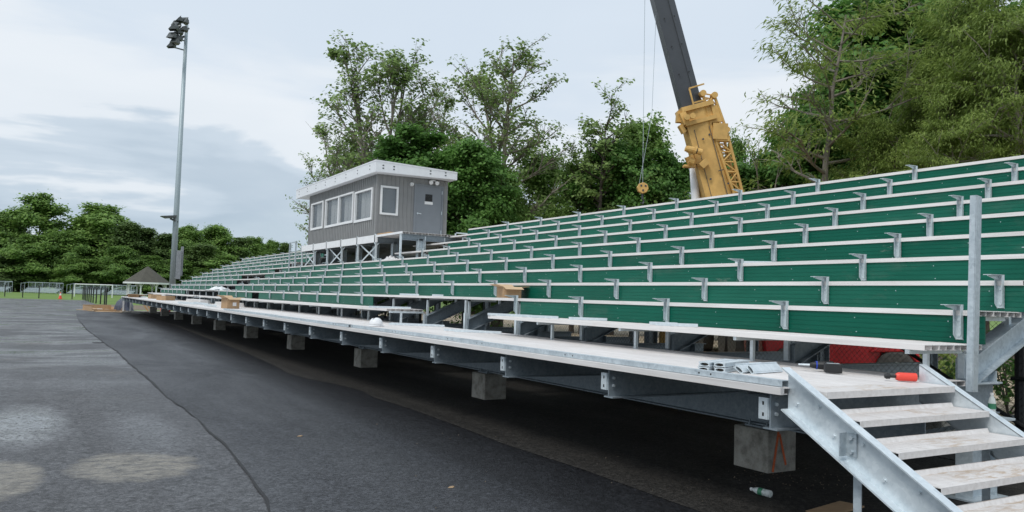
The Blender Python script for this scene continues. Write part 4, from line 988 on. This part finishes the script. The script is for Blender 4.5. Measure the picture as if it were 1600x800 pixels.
# tip sheaves
b = MB(); b.tube([B2 - dep * .3, B2 + dep * .3], .35, 18); b.build('tip_sheave', MT['crane_dark'], CR)
hk = at(1004, 294, ZC)
b = MB(); b.tube([at(1012, -70, ZC), at(1067, 172, ZC)], .009, 6); b.build('boom_wire', MT['galv'], CR)
# carrier, cab and wheels (stand behind the bleachers)
cb = at(1165, 470, ZC); gx, gy = cb.x, cb.y
b = MB(); b.xf(Matrix()); b.box(-6, 3.0, -1.35, 1.35, .75, 1.35); b.box(-1.3, 2.2, -1.4, 1.4, 1.35, 1.7); b.box(-6, -4.4, -1.25, .1, 1.35, 2.7); b.xf(Matrix.Translation((gx, gy, 0)) @ Matrix.Rotation(R(55), 4, 'Z')); b.build('carrier', MT['crane'], CR, .04)
b = MB(); b.box(-.6, 1.4, .5, 1.4, 1.7, 3.1); b.box(.5, 2.6, -1.3, .3, 1.7, 2.6); b.xf(Matrix.Translation((gx, gy, 0)) @ Matrix.Rotation(R(55), 4, 'Z')); b.build('turret_cab', MT['crane'], CR, .05)
for wx in (-5, -3.4, .6, 2.1):
    for wy in (-1.25, 1.25):
        b = MB(); b.tube([(wx, wy - .18, .62), (wx, wy + .18, .62)], .62, 24); b.xf(Matrix.Translation((gx, gy, 0)) @ Matrix.Rotation(R(55), 4, 'Z')); b.build('wheel', MT['black'], CR)
# hook block
HB = thing('crane_hook_block', 'round yellow hook block hanging from the crane cables', 'hook block', hk)
b = MB(); b.tube([-dep * .12, dep * .12], .20, 8); o = b.build('block', MT['crane'], HB, .02)
b = MB()
for u, v in ((-.09, .05), (.07, .1), (.0, -.08)): b.tube([-dep * .14 + side * u + Vector((0, 0, v)), -dep * .11 + side * u + Vector((0, 0, v))], .035, 8)
b.build('bolts', MT['crane_dark'], o)
b = MB(); b.tube([(0, 0, -.2), (0, 0, -.38), (.07, .0, -.46), (.02, 0, -.56), (-.07, 0, -.52)], [.04, .035, .035, .03, .015], 8); b.build('hook', MT['crane_dark'], HB)
zt = B2.z
b = MB(); b.tube([(0, 0, .2), at(1008.5, -80, ZC) - hk], .009, 6); b.tube([side * .12 + Vector((0, 0, .2)), at(1018.5, 180, ZC) - hk, at(1026, 0, ZC) - hk, at(1029, -85, ZC) - hk], .008, 6); b.build('cable', MT['galv'], HB)

# ------------------------------------------------------------------ far field
gz = at(228, 470, 96); GX, GY = gz.x, gz.y
GZ = thing('gazebo', 'small octagonal gazebo with brown shingle roof and white posts', 'gazebo', (GX, GY, 0))
k_ = 96 / 1243
b = MB(); n = 8; rE = 2.72
ring = lambda r, z, n=8: [(r * math.cos(6.2832 * (i + .5) / n), r * math.sin(6.2832 * (i + .5) / n), z) for i in range(n)]
vs = ring(rE, 2.35) + ring(.25, 4.15) + [(0, 0, 4.3)]; b.add(vs, [(i, (i + 1) % 8, 8 + (i + 1) % 8, 8 + i) for i in range(8)] + [(8 + i, 8 + (i + 1) % 8, 16) for i in range(8)] + [tuple(range(8))[::-1]]); b.build('roof', MT['shingle'], GZ)
b = MB(); vs = ring(rE + .03, 2.36) + ring(rE + .03, 2.16) + ring(rE - .1, 2.16) + ring(rE - .1, 2.36); b.add(vs, [(i + a_ * 8, (i + 1) % 8 + a_ * 8, (i + 1) % 8 + a_ * 8 + 8, i + a_ * 8 + 8) for a_ in range(3) for i in range(8)]); b.build('roof_fascia', MT['white'], GZ)
for i, (x, y, z) in enumerate(ring(2.2, 0)):
    b = MB(); b.box(x - .08, x + .08, y - .08, y + .08, 0, 2.25)
    x2, y2, _ = ring(2.2, 0)[(i + 1) % 8]; dx, dy = x2 - x, y2 - y
    b.bar((x, y, 1.75), (x + dx * .2, y + dy * .2, 2.2), .07, .09); b.bar((x, y, 1.75), (x * .99 - dy * 0 - dx * .2 * 0 + (ring(2.2, 0)[i - 1][0] - x) * .2, y + (ring(2.2, 0)[i - 1][1] - y) * .2, 2.2), .07, .09)
    b.build('post', MT['white'], GZ)
    if i not in (4,): 
        r_ = MB(); r_.bar((x, y, .9), (x2, y2, .9), .06, .06); r_.bar((x, y, .2), (x2, y2, .2), .06, .06)
        for q in range(1, 8): r_.box(x + dx * q / 8 - .015, x + dx * q / 8 + .015, y + dy * q / 8 - .015, y + dy * q / 8 + .015, .2, .9)
        r_.build('railing', MT['white'], GZ)
b = MB(); b.lathe([(2.5, 0), (2.5, .12)], n=8); b.build('floor', MT['concrete'], GZ)
# soccer goal
g0 = at(116, 463, 126); g1 = at(175, 466, 124); t = thing('soccer_goal', 'white soccer goal frame standing on the grass field', 'goal', (g0.x, g0.y, 0))
d = Vector((g1.x - g0.x, g1.y - g0.y, 0)); hgt = 1.98; bk_ = Vector((d.y, -d.x, 0)).normalized() * -1.1
if bk_.y < 0: bk_ = -bk_
b = MB(); b.tube([(0, 0, 0), (0, 0, hgt)], .075, 8); b.build('goal_post', MT['white'], t); b = MB(); b.tube([d, d + Vector((0, 0, hgt))], .075, 8); b.build('goal_post', MT['white'], t)
b = MB(); b.tube([(0, 0, hgt), d + Vector((0, 0, hgt))], .075, 8); b.build('crossbar', MT['white'], t)
b = MB()
for o_ in (Vector((0, 0, 0)), d):
    b.tube([o_ + Vector((0, 0, hgt)), o_ + bk_ * .6 + Vector((.5, 0, hgt)), o_ + bk_ * .7 + Vector((.6, 0, hgt - .35)), o_ + Vector((.1, 0, hgt - .6))], .04, 6); b.tube([o_ + Vector((0.1, 0, hgt - .6)), o_ + bk_ * 1.8 + Vector((1.6, 0, 0))], .03, 6)
b.build('net_frame', MT['galv_light'], t)
# small field bleachers with guard rails
def fieldstand(px0, px1, zc, label):
    p0 = at(px0, 456, zc); p1 = at(px1, 457.5, zc); d = Vector((p1.x - p0.x, p1.y - p0.y, 0)); L = d.length; t = thing('field_bleacher', label, 'bleacher', (p0.x, p0.y, 0), math.atan2(d.y, d.x), 'small aluminium bleachers at the edge of the woods')
    b = MB()
    for i in range(4): b.box(0, L, i * .55, i * .55 + .28, .35 + i * .22, .39 + i * .22); b.box(0, L, i * .55 - .02, i * .55, .22 + i * .22, .37 + i * .22)
    b.build('seat_boards', MT['galv'], t)
    b = MB()
    for x in np.linspace(0, L, 6):
        for i in range(4): b.box(x - .03, x + .03, i * .55 + .08, i * .55 + .14, 0, .35 + i * .22)
        b.tube([(x, 2.2, 0), (x, 2.2, 2.15)], .035, 6)
    for x in (0, L): b.tube([(x, -.2, 0), (x, -.2, 1.9), (x, 2.2, 2.15)], .035, 6); b.tube([(x, 1., 0), (x, 1., 2.05)], .03, 6)
    b.tube([(0, 2.2, 2.15), (L, 2.2, 2.15)], .04, 6); b.tube([(0, 2.2, 1.2), (L, 2.2, 1.2)], .025, 6); b.build('guard_frame', MT['galv'], t)
    b = MB()
    for x in np.arange(0, L - 1, .25):
        b.tube([(x, 2.21, 1.15), (x + .98, 2.21, 2.13)], .006, 4, False); b.tube([(x + .98, 2.21, 1.15), (x, 2.21, 2.13)], .006, 4, False)
    b.build('guard_mesh', MT['galv'], t)
fieldstand(33, 88, 155, 'small aluminium bleacher with guard rail, leftmost whole one'); fieldstand(105, 158, 160, 'small aluminium bleacher half hidden behind the goal'); fieldstand(166, 205, 165, 'small aluminium bleacher between the goal and the gazebo'); fieldstand(-50, 7, 150, 'small aluminium bleacher cut by the left edge of the photo')
# traffic cone
c0 = at(94, 467, 98); t = thing('traffic_cone', 'orange traffic cone with pale band at the edge of the grass', 'cone', (c0.x, c0.y, 0))
b = MB(); b.box(-.25, .25, -.25, .25, 0, .05); b.build('cone_base', MT['orange'], t); b = MB(); b.lathe([(.19, .05), (.04, .85)], n=14); b.build('cone_body', MT['redplastic'], t)
b = MB(); b.lathe([(.115, .45), (.075, .68)], n=14); b.build('reflective_band', MT['paper'], t)
# black fence posts
post_xy = [(4.30, 112.8), (4.30, 109), (4.31, 105.5), (4.33, 102), (4.36, 98.6), (4.40, 95.2), (4.45, 91.9), (4.55, 88.5), (4.75, 85.2), (4.95, 82.8), (5.06, 82.2)]
names = ['farthest', 'second farthest', 'third farthest', 'fourth farthest', 'fifth farthest', 'middle', 'fifth nearest', 'fourth nearest', 'third nearest', 'second nearest', 'nearest']
first = None
for (x, y), nm in zip(post_xy, names):
    if first is None:
        first = thing('fence_post', 'x', 'fence post', (x, y, 0), 0, 'bare black fence posts past the stand'); b = MB(); b.tube([(0, 0, 0), (0, 0, 1.5)], .06, 8); b.build('post', MT['black'], first); b = MB(); b.lathe([(.068, 1.5), (.05, 1.54), (.01, 1.56)], n=8); b.build('post_cap', MT['black'], first); o = first
    else: o = dup(first, (x, y, 0))
    o['label'] = nm + ' of the black fence posts in a row past the stand'
for px, zc, nm in ((7, 104, 'black fence post at the left edge in front of the grass'), (35, 100, 'black fence post before the left small bleacher'), (60.5, 98, 'black fence post between the small bleacher and the cone'), (112.5, 99, 'black fence post beside the left goal post')):
    c0 = at(px, 467, zc); o = dup(first, (c0.x, c0.y, 0), label=nm, group='lone black fence posts along the grass edge')
b = MB()
# pile of flattened cardboard at the far end
for i, (x, y, sx, sy, rz_, h, lb) in enumerate([(3.55, 61.5, .9, 2.0, .1, .30, 'open shallow cardboard carton on the asphalt past the stand'), (4.1, 59.8, .8, 1.4, -.25, .05, 'flattened cardboard sheet lying in front of the carton'), (2.9, 62.6, .4, .9, .6, .08, 'folded cardboard flap left of the carton')]):
    b = MB(); b.mat('card_in'); b.box(-sx, sx, -sy, sy, 0, .02); b.mat('card')
    if h > .1:
        b.box(-sx, -sx + .02, -sy, sy, .02, h); b.box(sx - .02, sx, -sy, sy, .02, h * .8); b.box(-sx, sx, sy - .02, sy, .02, h * 1.2); b.box(-sx * .9, sx * .6, -sy, -sy + .02, .02, h * .5)
        b.mat('paper'); b.box(-.2, .1, .4, .7, .02, .12); b.box(.2, .45, -.4, .3, .02, .1)
    else: b.bar((-sx, 0, .02), (sx, 0, .05 + h), .9, .02)
    o = b.build('flattened_carton', None); o.location = (x, y, -.002 if x < 4.4 else .0); o.rotation_euler = (0, 0, rz_); tag(o, lb, 'cardboard')
# tarp covered heap, lumber, red box, legs
b = MB(); n = 14; vs = [(0, 0, .95)]; rr_ = random.Random(8)
for j, (r_, z_) in enumerate(((.25, .9), (.45, .7), (.55, .4), (.62, 0))):
    for k in range(n): q = rr_.uniform(.85, 1.12); vs.append((r_ * q * math.cos(6.2832 * k / n), r_ * q * 1.3 * math.sin(6.2832 * k / n), z_ * rr_.uniform(.92, 1.05)))
fs = [(0, 1 + k, 1 + (k + 1) % n) for k in range(n)] + [(1 + j * n + k, 1 + j * n + (k + 1) % n, 1 + (j + 1) * n + (k + 1) % n, 1 + (j + 1) * n + k) for j in range(3) for k in range(n)]
b.add(vs, fs); o = b.build('covered_heap', MT['navy']); o.location = (4.85, 60.4, 0); tag(o, 'dark blue black sheeted heap at the far corner of the stand', 'covered heap')
for i, (x, y, dx, lb) in enumerate([(6.3, 59.9, -.55, 'leaning bare board under far end of stand, left one'), (6.5, 59.8, -.5, 'leaning bare board under far end of stand, middle one'), (6.75, 59.8, -.45, 'leaning bare board under far end of stand, right one')]):
    b = MB(); b.bar((x, y, .06), (x + dx, y + .3, .85), .1, .04, (0, 1, 0)); o = b.build('lumber_board', MT['lumber']); tag(o, lb, 'board')
b = MB(); b.box(-.3, .3, -.25, .25, 0, .34); b.box(-.32, .32, -.27, .27, .34, .38); b.bar((-.12, 0, .40), (.12, 0, .40), .03, .03); o = b.build('red_toolbox', MT['redplastic'], bevel=.015); o.location = (7.35, 59.6, .06); tag(o, 'red tool box under the far end of the stand', 'tool box')
for x, y in ((4.62, 58.95), (5.05, 58.9)):
    b = MB(); b.box(x, x + .09, y, y + .06, 0, .75); b.build('end_leg', MT['white'], BL)

# ------------------------------------------------------------------ trees
def np_mesh(name, V, F4, m):
    me = bpy.data.meshes.new(name); nV = len(V); nF = len(F4)
    me.vertices.add(nV); me.vertices.foreach_set('co', V.astype(np.float32).ravel())
    me.loops.add(nF * 4); me.loops.foreach_set('vertex_index', F4.astype(np.int32).ravel())
    me.polygons.add(nF); me.polygons.foreach_set('loop_start', np.arange(0, nF * 4, 4, dtype=np.int32)); me.polygons.foreach_set('loop_total', np.full(nF, 4, dtype=np.int32))
    me.materials.append(MT[m]); me.update(); me.validate(); return me
def leaf_mesh(name, rng, C, per, sp, size, aspect, m, mode='broad', center=None):
    N = len(C) * per
    P = np.repeat(C, per, 0) + rng.normal(0, 1, (N, 3)) * np.array(sp)
    az = rng.uniform(0, 2 * np.pi, N)
    if mode == 'frond':
        el = rng.normal(-.35, .3, N)
        if center is not None: az = np.arctan2(P[:, 1] - center[1], P[:, 0] - center[0]) + rng.normal(0, .8, N)
        A = np.stack([np.cos(az) * np.cos(el), np.sin(az) * np.cos(el), np.sin(el)], 1)
        B = np.stack([-np.sin(az), np.cos(az), rng.normal(0, .3, N)], 1); B /= np.linalg.norm(B, axis=1)[:, None]
    else:
        # leaves turn their faces to the light: outward from the crown and up
        cz = P[:, 2].min() * .6 + P[:, 2].max() * .4; rad_ = np.abs(P[:, :2]).max()
        n_ = np.stack([P[:, 0] / rad_, P[:, 1] / rad_, (P[:, 2] - cz) / (P[:, 2].max() - cz) * .5], 1) * .8 + np.array((0, 0, .55)) + rng.normal(0, .38, (N, 3))
        n_ /= np.linalg.norm(n_, axis=1)[:, None]
        q = np.stack([np.cos(az), np.sin(az), rng.normal(-.3, .3, N)], 1); A = q - n_ * (q * n_).sum(1)[:, None]; A /= np.linalg.norm(A, axis=1)[:, None] + 1e-9; B = np.cross(n_, A)
    L = size * rng.uniform(.6, 1.35, N)[:, None]; Wd = L * aspect
    V = np.stack([P, P + A * L * .45 + B * Wd * .5, P + A * L, P + A * L * .45 - B * Wd * .5], 1)
    V[:, 2, 2] -= L[:, 0] * .12
    F = np.arange(N * 4).reshape(N, 4)
    return np_mesh(name, V.reshape(-1, 3), F, m)
def tree_proto(seed, H=12., crown_r=3.2, base=.2, nl=26, sub=5, el=(.3, 1.1), per=34, clump=.42, leaf=.24, aspect=.7, lm='leaf_maple', bark='bark', lean=.3, tr=.22, prof=None, mode='broad', flat=.7, interior=0, keep=1., lb=2, multi=1):
    rng = np.random.default_rng(seed); R_ = random.Random(seed); b = MB(); C = []
    prof = prof or (lambda t: math.sin(math.pi * min(1, (t * .92 + .12))) ** .6)
    trunks = []
    for mti in range(multi):
        pts = []; x = y = 0.; n = 9; ang = R_.uniform(0, 6.28); ln = lean if multi == 1 else lean + .8
        for i in range(n + 1):
            t = i / n; pts.append(Vector((x + math.cos(ang) * ln * t * t * (1 if multi == 1 else 1.6), y + math.sin(ang) * ln * t * t * (1 if multi == 1 else 1.6), H * .96 * t * (1 - .06 * mti)))); x += R_.uniform(-.09, .09) * H / 12; y += R_.uniform(-.09, .09) * H / 12
        b.tube(pts, [tr * (1 - .93 * (i / n) ** .8) * (1.25 if i == 0 else 1) + .012 for i in range(n + 1)], 8); trunks.append(pts)
    for i in range(nl):
        pts = trunks[i % multi]; t = base + (1 - base) * ((i + R_.random()) / nl) ** .9; t = min(t, .98)
        f = t * 9; k = min(int(f), 8); p = pts[k].lerp(pts[k + 1], f - k)
        az = i * 2.399 + R_.uniform(-.5, .5); tc_ = (t - base) / (1 - base); L = crown_r * prof(tc_) * R_.uniform(.7, 1.15); e_ = R_.uniform(*el) * (.6 + .6 * tc_)
        q = Vector(p); ln_ = [Vector(p)]; d = Vector((math.cos(az) * math.cos(e_), math.sin(az) * math.cos(e_), math.sin(e_))); ns = 6
        for s_ in range(ns):
            d = (d + Vector((R_.uniform(-.16, .16), R_.uniform(-.16, .16), R_.uniform(-.08, .15)))).normalized(); q = q + d * (L / ns); ln_.append(Vector(q))
        r0 = tr * .42 * (1 - .75 * t) + .012; b.tube(ln_, [r0 * (1 - s_ / (ns + .6)) + .006 for s_ in range(ns + 1)], 5, False)
        C.append(ln_[-1]); C.append(ln_[-2])
        for j in range(sub):
            u = R_.uniform(.25, .95) * ns; k = min(int(u), ns - 1); p2 = ln_[k].lerp(ln_[k + 1], u - k)
            d2 = (d + Vector((R_.uniform(-1, 1), R_.uniform(-1, 1), R_.uniform(-.3, .7)))).normalized(); L2 = L * R_.uniform(.22, .5); m_ = p2 + d2 * L2 * .5 + Vector((0, 0, .05 * L2)); e2 = p2 + d2 * L2
            b.tube([p2, m_, e2], [r0 * .45, r0 * .3, .006], 4, False)
            C.append(e2); C.append(m_)
            for w in range(lb):
                d3 = (d2 + Vector((R_.uniform(-1, 1), R_.uniform(-1, 1), R_.uniform(-.4, .6)))).normalized(); e3 = m_.lerp(e2, R_.random()) + d3 * L2 * .5
                b.tube([m_, e3], [r0 * .22 + .003, .005], 3, False); C.append(e3)
    for _ in range(interior):
        t = R_.uniform(base, .95); a_ = R_.uniform(0, 6.28); rr = crown_r * prof((t - base) / (1 - base)) * R_.uniform(.15, .8); C.append(Vector((rr * math.cos(a_), rr * math.sin(a_), H * t)))
    C = np.array([tuple(c) for c in C])
    if keep < 1: C = C[rng.random(len(C)) < keep]
    me = leaf_mesh('crown', rng, C, per, (clump, clump, clump * flat), leaf, aspect, lm, mode, (0, 0))
    tm = bpy.data.meshes.new('trunk'); tm.from_pydata(b.v, [], b.f); tm.materials.append(MT[bark]); tm.update()
    return tm, me, H
dense_prof = lambda t: (1 - abs(2 * t - .75) ** 2.2 * .55) if t < .9 else .5
far_prof = lambda t: max(.25, math.sin(math.pi * (t * .75 + .28)) ** .5) if t < .95 else .3
col_prof = lambda t: .55 + .45 * math.sin(math.pi * t) if t < .9 else .35
PR = {
 'maple_a': tree_proto(1, 12, 3.6, .10, 44, 6, (.0, .8), 46, .36, .24, .75, 'leaf_maple', 'bark', prof=dense_prof, flat=.45, interior=70),
 'maple_b': tree_proto(2, 12, 3.3, .10, 42, 6, (.1, .9), 46, .36, .24, .75, 'leaf_maple', 'bark', prof=dense_prof, flat=.45, interior=60),
 'light': tree_proto(3, 12, 3.3, .12, 34, 5, (.2, 1.), 26, .34, .24, .75, 'leaf_light', 'bark', prof=dense_prof, interior=60),
 'syc_a': tree_proto(4, 15, 3.4, .20, 46, 9, (.7, 1.2), 6, .12, .155, .9, 'leaf_syc', 'bark_pale', prof=col_prof, lb=3, tr=.2, keep=.9, multi=3),
 'syc_b': tree_proto(5, 15, 3.9, .28, 38, 9, (.45, 1.05), 6, .12, .15, .9, 'leaf_syc', 'bark_pale', lb=3, tr=.24, prof=lambda t: .5 + .45 * math.sin(math.pi * min(1, t + .15)), keep=.85, multi=2),
 'vine': tree_proto(6, 13, 1.9, .30, 30, 5, (.2, .9), 16, .15, .18, .8, 'leaf_syc', 'bark_dark', prof=lambda t: .35 + .7 * t, keep=.32, lb=3),
 'loc_a': tree_proto(7, 14, 4.6, .28, 28, 7, (.05, .6), 24, .30, .24, .28, 'leaf_locust', 'bark_pale', prof=lambda t: .9 - .35 * t, mode='frond', flat=.22, keep=.42, lean=1.0),
 'loc_b': tree_proto(8, 14, 4.2, .30, 40, 6, (-.05, .5), 40, .42, .25, .3, 'leaf_locust', 'bark_pale', prof=dense_prof, mode='frond', flat=.2, keep=.8, tr=.26),
 'loc_c': tree_proto(9, 14, 4.4, .26, 36, 6, (-.05, .6), 40, .42, .25, .3, 'leaf_locust', 'bark', prof=dense_prof, mode='frond', flat=.45, interior=90, multi=2),
 'far_a': tree_proto(10, 12, 4.2, .04, 46, 7, (-.1, 1.0), 32, .40, .28, .8, 'leaf_far', 'bark', prof=far_prof, flat=.55, interior=80),
 'far_b': tree_proto(11, 12, 3.9, .04, 46, 7, (-.1, 1.1), 32, .38, .27, .8, 'leaf_far', 'bark', prof=far_prof, flat=.5, interior=80),
 'far_d': tree_proto(12, 12, 3.2, .03, 46, 6, (.0, .8), 26, .36, .3, .6, 'leaf_dark', 'bark_dark', prof=lambda t: max(.18, 1 - .85 * t), flat=.5, interior=60),
 'far_o': tree_proto(13, 13, 3.6, .28, 22, 5, (.2, .9), 26, .42, .36, .8, 'leaf_far', 'bark', prof=dense_prof, flat=.6),
}
def tree(kind, px, ytop, zc, wpx, lb, group=None, rz=None, name='tree', hmin=None):
    tm, cm, Hh = PR[kind]; p = at(px, ytop, zc); g = (p.x, p.y)
    hgt = p.z; sc = hgt / Hh; xs = [v for v in (0,)]
    me = cm; co = np.empty(len(me.vertices) * 3, np.float32); me.vertices.foreach_get('co', co); co = co.reshape(-1, 3)
    wid = 2 * np.percentile(np.abs(co[:, :2]), 97); zt_ = np.percentile(co[:, 2], 99.8)
    sz = hgt / zt_; sx = (wpx / FPX * zc) / wid
    t = thing(name, lb, 'tree', (g[0], g[1], -.02), rz if rz is not None else (px * 1.7) % 6.28, group)
    t.scale = (sx, sx, sz)
    for nm, me_ in (('trunk', tm), ('crown', cm)):
        o = bpy.data.objects.new(nm, me_); COL.objects.link(o); o.parent = t
    return t
# far belt of woods on the left, read left to right
belt = [('far_a', -40, 330, 165, 120, 'broad tree of the far wood at the left edge, half out of frame'),
 ('far_b', 8, 332, 172, 90, 'full green tree of the far wood just left of the tall airy one'),
 ('far_o', 66, 303, 168, 84, 'tall airy dark tree rising above the far wood'),
 ('far_d', 35, 372, 160, 60, 'lower dark tree in front of the far wood, left of the tall airy one'),
 ('far_a', 60, 368, 158, 95, 'rounded bushy tree behind the left small bleacher'),
 ('far_b', 108, 362, 160, 80, 'rounded lower tree behind the goal and traffic cone'),
 ('far_a', 162, 321, 170, 128, 'broad bright green tree, highest left of the light pole'),
 ('far_d', 200, 348, 163, 60, 'darker narrow tree between the bright broad tree and the gazebo'),
 ('far_d', 232, 357, 168, 52, 'dark pointed tree behind the gazebo roof'),
 ('far_b', 190, 385, 156, 70, 'leafy low tree immediately left of the gazebo'),
 ('far_d', 262, 366, 165, 50, 'dark tree just left of the light pole cabinet'),
 ('far_b', 296, 354, 170, 70, 'green topped tree just right of the light pole'),
 ('far_b', 338, 353, 176, 78, 'tallest tree of the far wood right of the light pole'),
 ('far_d', 318, 382, 165, 60, 'dark lower tree right of the light pole'),
 ('far_d', 374, 372, 178, 56, 'dark tree of the far wood above the distant rows'),
 ('far_a', 398, 371, 180, 55, 'light tipped tree of the far wood above the distant rows'),
 ('far_b', 424, 376, 184, 42, 'small rounded tree near the right end of the far wood'),
 ('far_d', 444, 380, 188, 30, 'small pointed dark tree at right end of the far wood'),
 ('far_b', 470, 392, 190, 40, 'low tree of the far wood beside the booth platform'),
 ('far_a', 130, 405, 154, 70, 'low bushy tree behind the middle small bleacher'),
 ('far_d', 22, 400, 154, 60, 'low dark bushy tree at left behind the small bleachers'),
 ('far_a', 350, 400, 165, 80, 'bushy lower tree right of the light pole cabinet'),
 ('far_b', 282, 405, 160, 60, 'bushy lower tree directly behind the light pole'),
 ('far_a', 235, 400, 158, 70, 'bushy lower tree directly behind the gazebo'),
 ('far_b', -110, 335, 165, 120, 'broad tree of the far wood beyond the left edge')]
for kd, px, yt, zc, w, lb in belt: tree(kd, px, yt, zc + 22, w, lb, 'trees of the far wood')
# fill of undergrowth behind the belt
# trees behind the stand, centre
tree('syc_a', 600, 62, 45, 175, 'tall sparse sycamore rising behind the press booth', 'sparse sycamores behind the stand', 1.0)
tree('syc_a', 528, 196, 47, 100, 'shorter sparse tree reaching left of the booth roof', 'sparse sycamores behind the stand', 2.2)
tree('syc_a', 668, 142, 46, 90, 'slender sparse tree close right of the tallest sycamore', 'sparse sycamores behind the stand', 4.0)
tree('syc_b', 790, 78, 43, 200, 'tall sparse sycamore with open crown right of the booth', 'sparse sycamores behind the stand', .5)
tree('maple_a', 655, 205, 40, 170, 'dense dark green tree directly behind the booth roof', 'dense trees behind the stand')
tree('maple_b', 735, 225, 38, 120, 'dense dark green tree right behind the booth door', 'dense trees behind the stand')
tree('light', 845, 232, 44, 110, 'light green tree between sycamore and vine covered tree', 'leafy trees behind the stand')
tree('light', 790, 262, 40, 90, 'lower light green tree at the foot of the open sycamore', 'leafy trees behind the stand')
tree('vine', 932, 141, 40, 95, 'bare vine wrapped tree with leaves only at the top', None, 0.)
tree('vine', 918, 215, 41, 70, 'thin dark shrubby tree beside the vine wrapped tree')
tree('light', 900, 245, 42, 90, 'green tree behind the vine wrapped trunk', 'leafy trees behind the stand')
tree('light', 1000, 182, 42, 130, 'pointed green tree behind the hook block', 'leafy trees behind the stand')
tree('maple_b', 960, 225, 41, 120, 'bushy green tree left of the hook block', 'dense trees behind the stand')
tree('maple_a', 1045, 236, 41, 110, 'bushy green tree just left of the crane boom', 'dense trees behind the stand')
tree('maple_b', 1150, 262, 38, 120, 'lower green tree behind the crane jib', 'dense trees behind the stand')
tree('light', 1150, 210, 42, 60, 'thin light tree peeping right of the crane jib', 'leafy trees behind the stand')
tree('maple_a', 1195, 240, 38, 90, 'rounded green tree right of the crane jib', 'dense trees behind the stand')
# right hand mass
tree('maple_a', 1262, 165, 37, 160, 'dense maple behind the leaning feathery tree', 'dense trees right of the crane')
tree('maple_b', 1395, -5, 40, 250, 'tallest dense maple in the right group', 'dense trees right of the crane')
tree('maple_a', 1310, 95, 39, 170, 'dense maple between the feathery tree and tallest maple', 'dense trees right of the crane')
tree('loc_a', 1285, -45, 31, 330, 'open feathery locust leaning out toward the crane', 'feathery locusts on the right', 3.4)
tree('loc_b', 1480, 45, 30, 170, 'olive feathery tree with pale forked trunk, middle right', 'feathery locusts on the right')
tree('loc_c', 1540, -60, 29, 210, 'tall olive feathery tree near the right edge', 'feathery locusts on the right')
tree('loc_b', 1590, -40, 26, 230, 'olive feathery tree cut by the right edge', 'feathery locusts on the right', 2.)
tree('loc_c', 1385, 165, 30, 150, 'lower olive feathery tree above the top green row', 'feathery locusts on the right')
tree('maple_b', 1500, 60, 38, 260, 'dark maple deep behind the olive trees', 'dense trees right of the crane')
tree('loc_b', 1490, 150, 25, 160, 'small olive tree just above the top row at right', 'feathery locusts on the right')
tree('maple_a', 1640, 0, 36, 260, 'dark maple deep behind at right edge', 'dense trees right of the crane')
tree('loc_c', 1700, -50, 28, 260, 'olive tree just beyond the right edge', 'feathery locusts on the right')
# bushes seen through the frame
def bush(px, py, zc, r, lb, m='leaf_bush', seed=1):
    rng = np.random.default_rng(seed); c0 = at(px, py, zc); t = thing('bush', lb, 'bush', (c0.x, c0.y, 0))
    C = rng.normal(0, 1, (60, 3)) * np.array((r * .4, r * .4, r * .28)); C[:, 2] = np.abs(C[:, 2]) + r * .3
    me = leaf_mesh('foliage', rng, C, 22, (r * .12,) * 3, .09, .7, m); o = bpy.data.objects.new('foliage', me); COL.objects.link(o); o.parent = t
    b = MB()
    for k in range(7): b.tube([(0, 0, 0), tuple(C[k] * .6), tuple(C[k])], [.015, .01, .005], 5)
    b.build('stems', MT['bark'], t); return t
bush(1225, 556, 13, .55, 'yellow green bush behind the fence below the first bench')
bush(575, 470, 31, 1.3, 'small bush seen through the open bay behind the far rakers', 'leaf_light', 2)
bush(740, 466, 27, 1.2, 'small bush seen through the open bay behind the near rakers', 'leaf_maple', 3)
bush(1575, 520, 13, 1.3, 'dark bush behind the fence near the right edge', 'leaf_maple', 4)
bush(1480, 545, 17, .9, 'low dry bush behind the fence beside the red vehicle', 'leaf_locust', 5)
